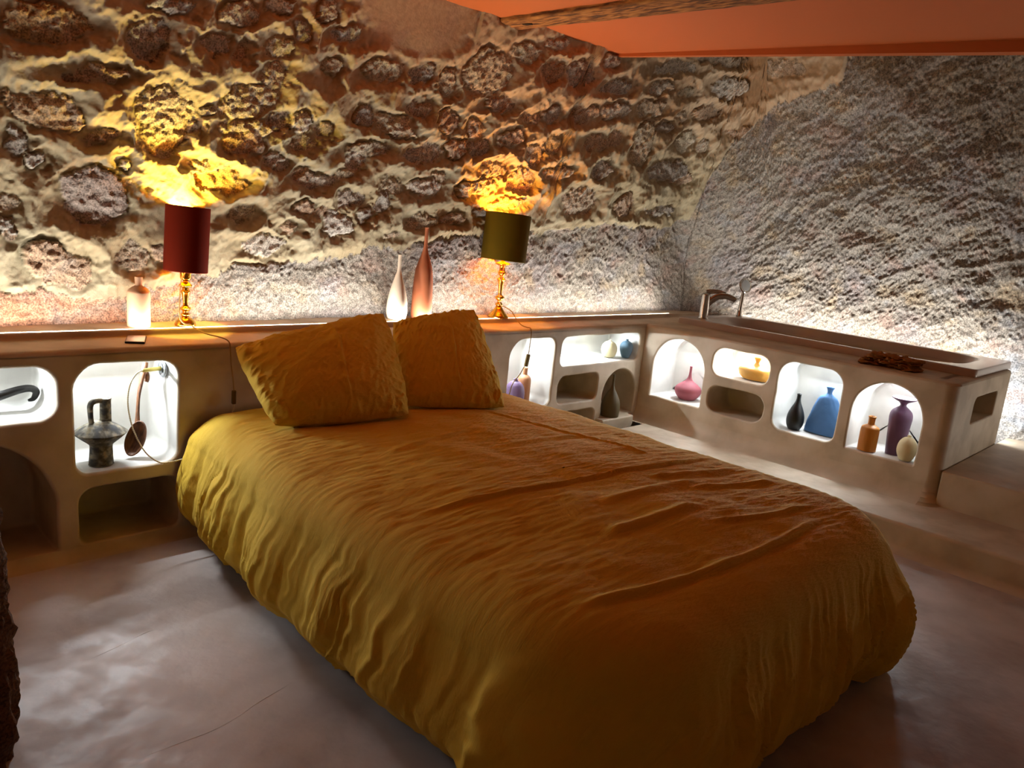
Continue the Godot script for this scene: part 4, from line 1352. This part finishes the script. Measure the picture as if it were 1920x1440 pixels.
	vessel("ceramic_bottle", "matt black club-shaped bottle in the rounded niche beside the blue vase", "bottle", Vector3(0.15, F, 1.205), [V(0, 0), V(0.034, 0), V(0.04, 0.004), V(0.052, 0.03), V(0.057, 0.065), V(0.052, 0.105), V(0.037, 0.145), V(0.021, 0.18), V(0.0145, 0.205), V(0.0135, 0.232), V(0.0155, 0.24), V(0.01, 0.24), V(0.009, 0.2), V(0, 0.19)], Color(0.045, 0.045, 0.045), 0.45)
	vessel("ceramic_vase", "large sky-blue flattened vase of hammered texture widening to its foot", "vase", Vector3(0.228, F + 0.003, 1.37), [V(0, 0), V(0.115, 0), V(0.122, 0.005), V(0.118, 0.05), V(0.10, 0.13), V(0.078, 0.20), V(0.06, 0.24), V(0.034, 0.258), V(0.02, 0.268), V(0.016, 0.28), V(0.02, 0.298), V(0.027, 0.312), V(0.022, 0.31), V(0.011, 0.28), V(0, 0.27)], Color(0.27, 0.45, 0.66), 0.65, 0.5, PI / 2, 0.05, 0.9)
	vessel("ceramic_bottle", "mustard yellow cylinder bottle with a ringed neck in the last arch", "bottle", Vector3(0.115, F, 1.70), [V(0, 0), V(0.05, 0), V(0.054, 0.004), V(0.055, 0.07), V(0.054, 0.13), V(0.047, 0.148), V(0.026, 0.16), V(0.02, 0.166), V(0.02, 0.2), V(0.0225, 0.206), V(0.0225, 0.214), V(0.014, 0.214), V(0.012, 0.18), V(0, 0.17)], Color(0.74, 0.46, 0.08), 0.55)
	vessel("ceramic_vase", "tall plum-purple vase with a flared dish mouth in the last arch", "vase", Vector3(0.20, F, 1.835), [V(0, 0), V(0.046, 0), V(0.05, 0.005), V(0.056, 0.08), V(0.062, 0.18), V(0.066, 0.235), V(0.058, 0.268), V(0.036, 0.29), V(0.02, 0.303), V(0.018, 0.315), V(0.028, 0.328), V(0.05, 0.339), V(0.068, 0.349), V(0.0695, 0.353), V(0.066, 0.355), V(0.048, 0.3475), V(0.026, 0.337), V(0.008, 0.32), V(0, 0.312)], Color(0.36, 0.22, 0.33), 0.5)
	vessel("ceramic_vase", "small cream egg-shaped bud vase at the foot of the purple vase", "vase", Vector3(0.105, F, 1.932), [V(0, 0), V(0.028, 0), V(0.036, 0.005), V(0.052, 0.04), V(0.056, 0.072), V(0.048, 0.11), V(0.03, 0.135), V(0.013, 0.144), V(0.010, 0.148), V(0.012, 0.154), V(0.009, 0.153), V(0.006, 0.146), V(0, 0.144)], Color(0.86, 0.80, 0.62), 0.5)
	# sculptural jug
	var jm := std(Color(1, 1, 1), 0.75)
	jm.albedo_texture = ntex(0.02, 5, 91, [Color(0.13, 0.12, 0.11), Color(0.30, 0.26, 0.18), Color(0.47, 0.45, 0.40), Color(0.62, 0.55, 0.42)], [0.25, 0.45, 0.6, 0.8], 256)
	jm.normal_enabled = true
	jm.normal_texture = M.plaster.normal_texture
	jm.normal_scale = 0.9
	triplanar(jm, 4.0)
	var j := thing("sculptural_jug", "mottled grey-brown stoneware jug with a saucer-shaped body and square loop handle", "jug", Vector3(-3.745, F, -0.10), 0.25)
	obj("body", lathe([V(0, 0), V(0.046, 0), V(0.048, 0.004), V(0.046, 0.05), V(0.045, 0.08), V(0.052, 0.093), V(0.082, 0.118), V(0.103, 0.138), V(0.101, 0.146), V(0.07, 0.168), V(0.045, 0.182), V(0.03, 0.19), V(0, 0.192)], 56, true, 0.95, 5, 0.03), jm, j)
	var neck := obj("neck", lathe([V(0, 0.18), V(0.024, 0.18), V(0.0225, 0.2), V(0.022, 0.27), V(0.0235, 0.285), V(0.019, 0.288), V(0.015, 0.28), V(0, 0.275)], 32, false), jm, j)
	neck.position.x = 0.022
	var hp := [Vector3(0.015, 0.276, 0), Vector3(-0.01, 0.281, 0), Vector3(-0.034, 0.277, 0), Vector3(-0.044, 0.262, 0), Vector3(-0.0445, 0.235, 0), Vector3(-0.042, 0.2, 0), Vector3(-0.038, 0.175, 0)]
	obj("handle", tube(ended(curve3(hp, 6)), [0.012, 0.0125, 0.012, 0.0105, 0.011], 14), jm, j)

# ------------------------------------------------------------------ other small things
func small_things() -> void:
	# wooden ladle leaning in the niche
	var wm := std(Color(1, 1, 1), 0.6)
	wm.albedo_texture = ntex(0.03, 4, 95, [Color(0.26, 0.14, 0.07), Color(0.43, 0.26, 0.14), Color(0.52, 0.34, 0.19)], [0.2, 0.5, 0.8], 256)
	wm.uv1_triplanar = true
	wm.uv1_scale = Vector3(12, 2, 12)
	var s := thing("wooden_ladle", "long hand-carved wooden ladle standing in the niche below the wall socket", "ladle", Vector3(-3.585, 0.366, -0.12))
	# bowl: half an egg shell with a thick wall, opening towards the room
	var P := PackedVector3Array()
	var nu := 40
	var rings := [[0.0, -0.03], [0.5, -0.027], [0.8, -0.018], [0.97, -0.004], [1.0, 0.008], [0.96, 0.013], [0.9, 0.009], [0.75, -0.005], [0.45, -0.015], [0.0, -0.018]]
	for q in rings:
		for i in nu:
			var a := TAU * i / nu
			var ry := 0.075 if sin(a) < 0 else 0.088
			P.append(Vector3(cos(a) * 0.042 * q[0], sin(a) * ry * q[0], q[1]))
	var bt := Transform3D(Basis.from_euler(Vector3(-0.25, -0.75, -0.22)), Vector3(-0.012, 0.078, 0.0))
	var bw := obj("bowl", grid_mesh(P, nu, rings.size(), true, PackedVector2Array(), true), wm, s)
	bw.transform = bt
	obj("handle", tube(ended(curve3([Vector3(0.006, 0.145, -0.028), Vector3(0.012, 0.2, -0.04), Vector3(0.02, 0.265, -0.05), Vector3(0.036, 0.33, -0.06), Vector3(0.05, 0.38, -0.066), Vector3(0.058, 0.412, -0.07)], 6)), [0.016, 0.010, 0.0095, 0.012, 0.017, 0.013], 14, 0.6), wm, s)
	obj("hook", tube(ended(curve3([Vector3(0.048, 0.375, -0.066), Vector3(0.062, 0.36, -0.07), Vector3(0.064, 0.335, -0.07), Vector3(0.06, 0.322, -0.07)], 5)), [0.011, 0.011, 0.009], 10), wm, s)
	# socket on the niche's side
	var k := thing("wall_socket", "round metal wall socket on the niche side with plug in it", "socket", Vector3(-3.470, 0.757, -0.14))
	var pl := obj("plate", lathe([V(0, 0.0), V(0.042, 0.0), V(0.043, 0.004), V(0.038, 0.009), V(0.03, 0.011), V(0.028, 0.006), V(0, 0.005)], 40, false), std(Color(0.7, 0.72, 0.74), 0.3, 0.8), k)
	pl.rotation.z = PI / 2
	var ins := obj("insert", lathe([V(0, 0.006), V(0.02, 0.006), V(0.022, 0.012), V(0, 0.013)], 28, false), std(Color(0.5, 0.52, 0.53), 0.4, 0.5), k)
	ins.rotation.z = PI / 2
	# dark horn-shaped piece cut off by the picture's edge
	var h := obj("carved_horn", tube(ended(curve3([Vector3(-4.28, 0.638, -0.20), Vector3(-4.20, 0.64, -0.20), Vector3(-4.10, 0.668, -0.20), Vector3(-4.02, 0.69, -0.205), Vector3(-3.975, 0.692, -0.21), Vector3(-3.955, 0.675, -0.212), Vector3(-3.965, 0.648, -0.212), Vector3(-3.985, 0.642, -0.21)], 7)), [0.02, 0.024, 0.019, 0.016, 0.015, 0.014, 0.010, 0.004], 16), std(Color(0.07, 0.055, 0.05), 0.35))
	tag(h, "dark curved horn lying in the lit niche at the picture's edge", "horn")
	# telephone
	var ph := thing("mobile_phone", "slim mobile phone with rose-coloured back lying on the bench top", "phone", Vector3(-3.583, 0.8902, -0.148), -0.39)
	obj("body", rbox(Vector3(0.078, 0.008, 0.158), 0.0038).commit(), std(Color(0.05, 0.045, 0.045), 0.3, 0.4), ph)
	var bk := obj("back_glass", rbox(Vector3(0.072, 0.0016, 0.152), 0.0007).commit(), std(Color(0.50, 0.38, 0.34), 0.34), ph)
	bk.position.y = 0.0042
	# folded cloth on the bath's edge
	var tw := thing("folded_towel", "crumpled ochre gauze towel folded on the bath bench deck", "towel", Vector3(0.245, 0.886, 1.70), 0.0)
	var lm := std(Color(0.60, 0.37, 0.10), 0.92)
	lm.normal_enabled = true
	lm.normal_texture = M.gauze.normal_texture
	lm.normal_scale = 0.6
	triplanar(lm, 5.0)
	var nz := noise(FastNoiseLite.TYPE_SIMPLEX_SMOOTH, 1.0, 3, 97)
	for q in 4:
		# each layer is a flattened roll
		var n := 60
		var sg := 28
		var T := PackedVector3Array()
		for a in n:
			var t := float(a) / (n - 1)
			var zz := lerpf(-0.19 + 0.02 * q, 0.19 - 0.012 * ((q * 2) % 3), t)
			var cap := pow(maxf(1.0 - pow(absf(2.0 * t - 1.0), 6.0), 0.0), 0.5)
			var wv := nz.get_noise_2d(t * 3.0, q * 7.0)
			for b in sg:
				var an := TAU * b / sg
				var fr := 1.0 + 0.55 * nz.get_noise_3d(cos(an) * 1.6, sin(an) * 1.6 + q * 5.0, t * 5.0)
				var xx := cos(an) * (0.088 - 0.010 * q + 0.012 * sin(t * 9.0 + q * 2.0)) * cap * fr + 0.035 * wv
				var yy := 0.010 + 0.0155 * q + sin(an) * 0.0125 * cap * fr + 0.009 * nz.get_noise_2d(t * 9.0 + q * 3.0, cos(an) * 1.5) + maxf(0.0, 0.012 * q * 0.4 * wv) + 0.012 * q * 0.33 * (1.0 - t)
				T.append(Vector3(xx, maxf(yy, 0.001), zz + 0.012 * wv))
		obj("fold", grid_mesh(T, sg, n, false, PackedVector2Array(), true), lm, tw)
	# rough stone at the picture's edge
	var B := PackedVector3Array()
	var nb := noise(FastNoiseLite.TYPE_SIMPLEX_SMOOTH, 3.0, 5, 99)
	var nq := noise(FastNoiseLite.TYPE_SIMPLEX_SMOOTH, 9.0, 4, 98, FastNoiseLite.FRACTAL_RIDGED)
	for v in 90:
		var y := 1.05 * v / 89.0
		var cap := pow(maxf(1.0 - pow(v / 89.0, 5.0), 0.0), 0.5)
		for u in 120:
			var a := TAU * u / 120
			var d := Vector3(cos(a), y, sin(a))
			var r := (0.235 - 0.03 * y) * cap * (1.0 + 0.16 * nb.get_noise_3dv(d) + 0.06 * nq.get_noise_3dv(d))
			r *= 1.0 - 0.12 * smoothstep(0.1, 0.0, y)
			B.append(Vector3(-4.585 + cos(a) * r * 1.05, y, 1.07 + sin(a) * r))
	var sm := std(Color(0.42, 0.28, 0.17), 0.95)
	sm.albedo_texture = M.rock.albedo_texture
	sm.normal_enabled = true
	sm.normal_texture = M.rock.normal_texture
	sm.normal_scale = 1.0
	triplanar(sm, 1.5)
	var rk := obj("rough_stone", grid_mesh(B, 120, 90, true, PackedVector2Array(), true), sm)
	tag(rk, "rough brown upright stone on the concrete floor facing the bench", "stone")
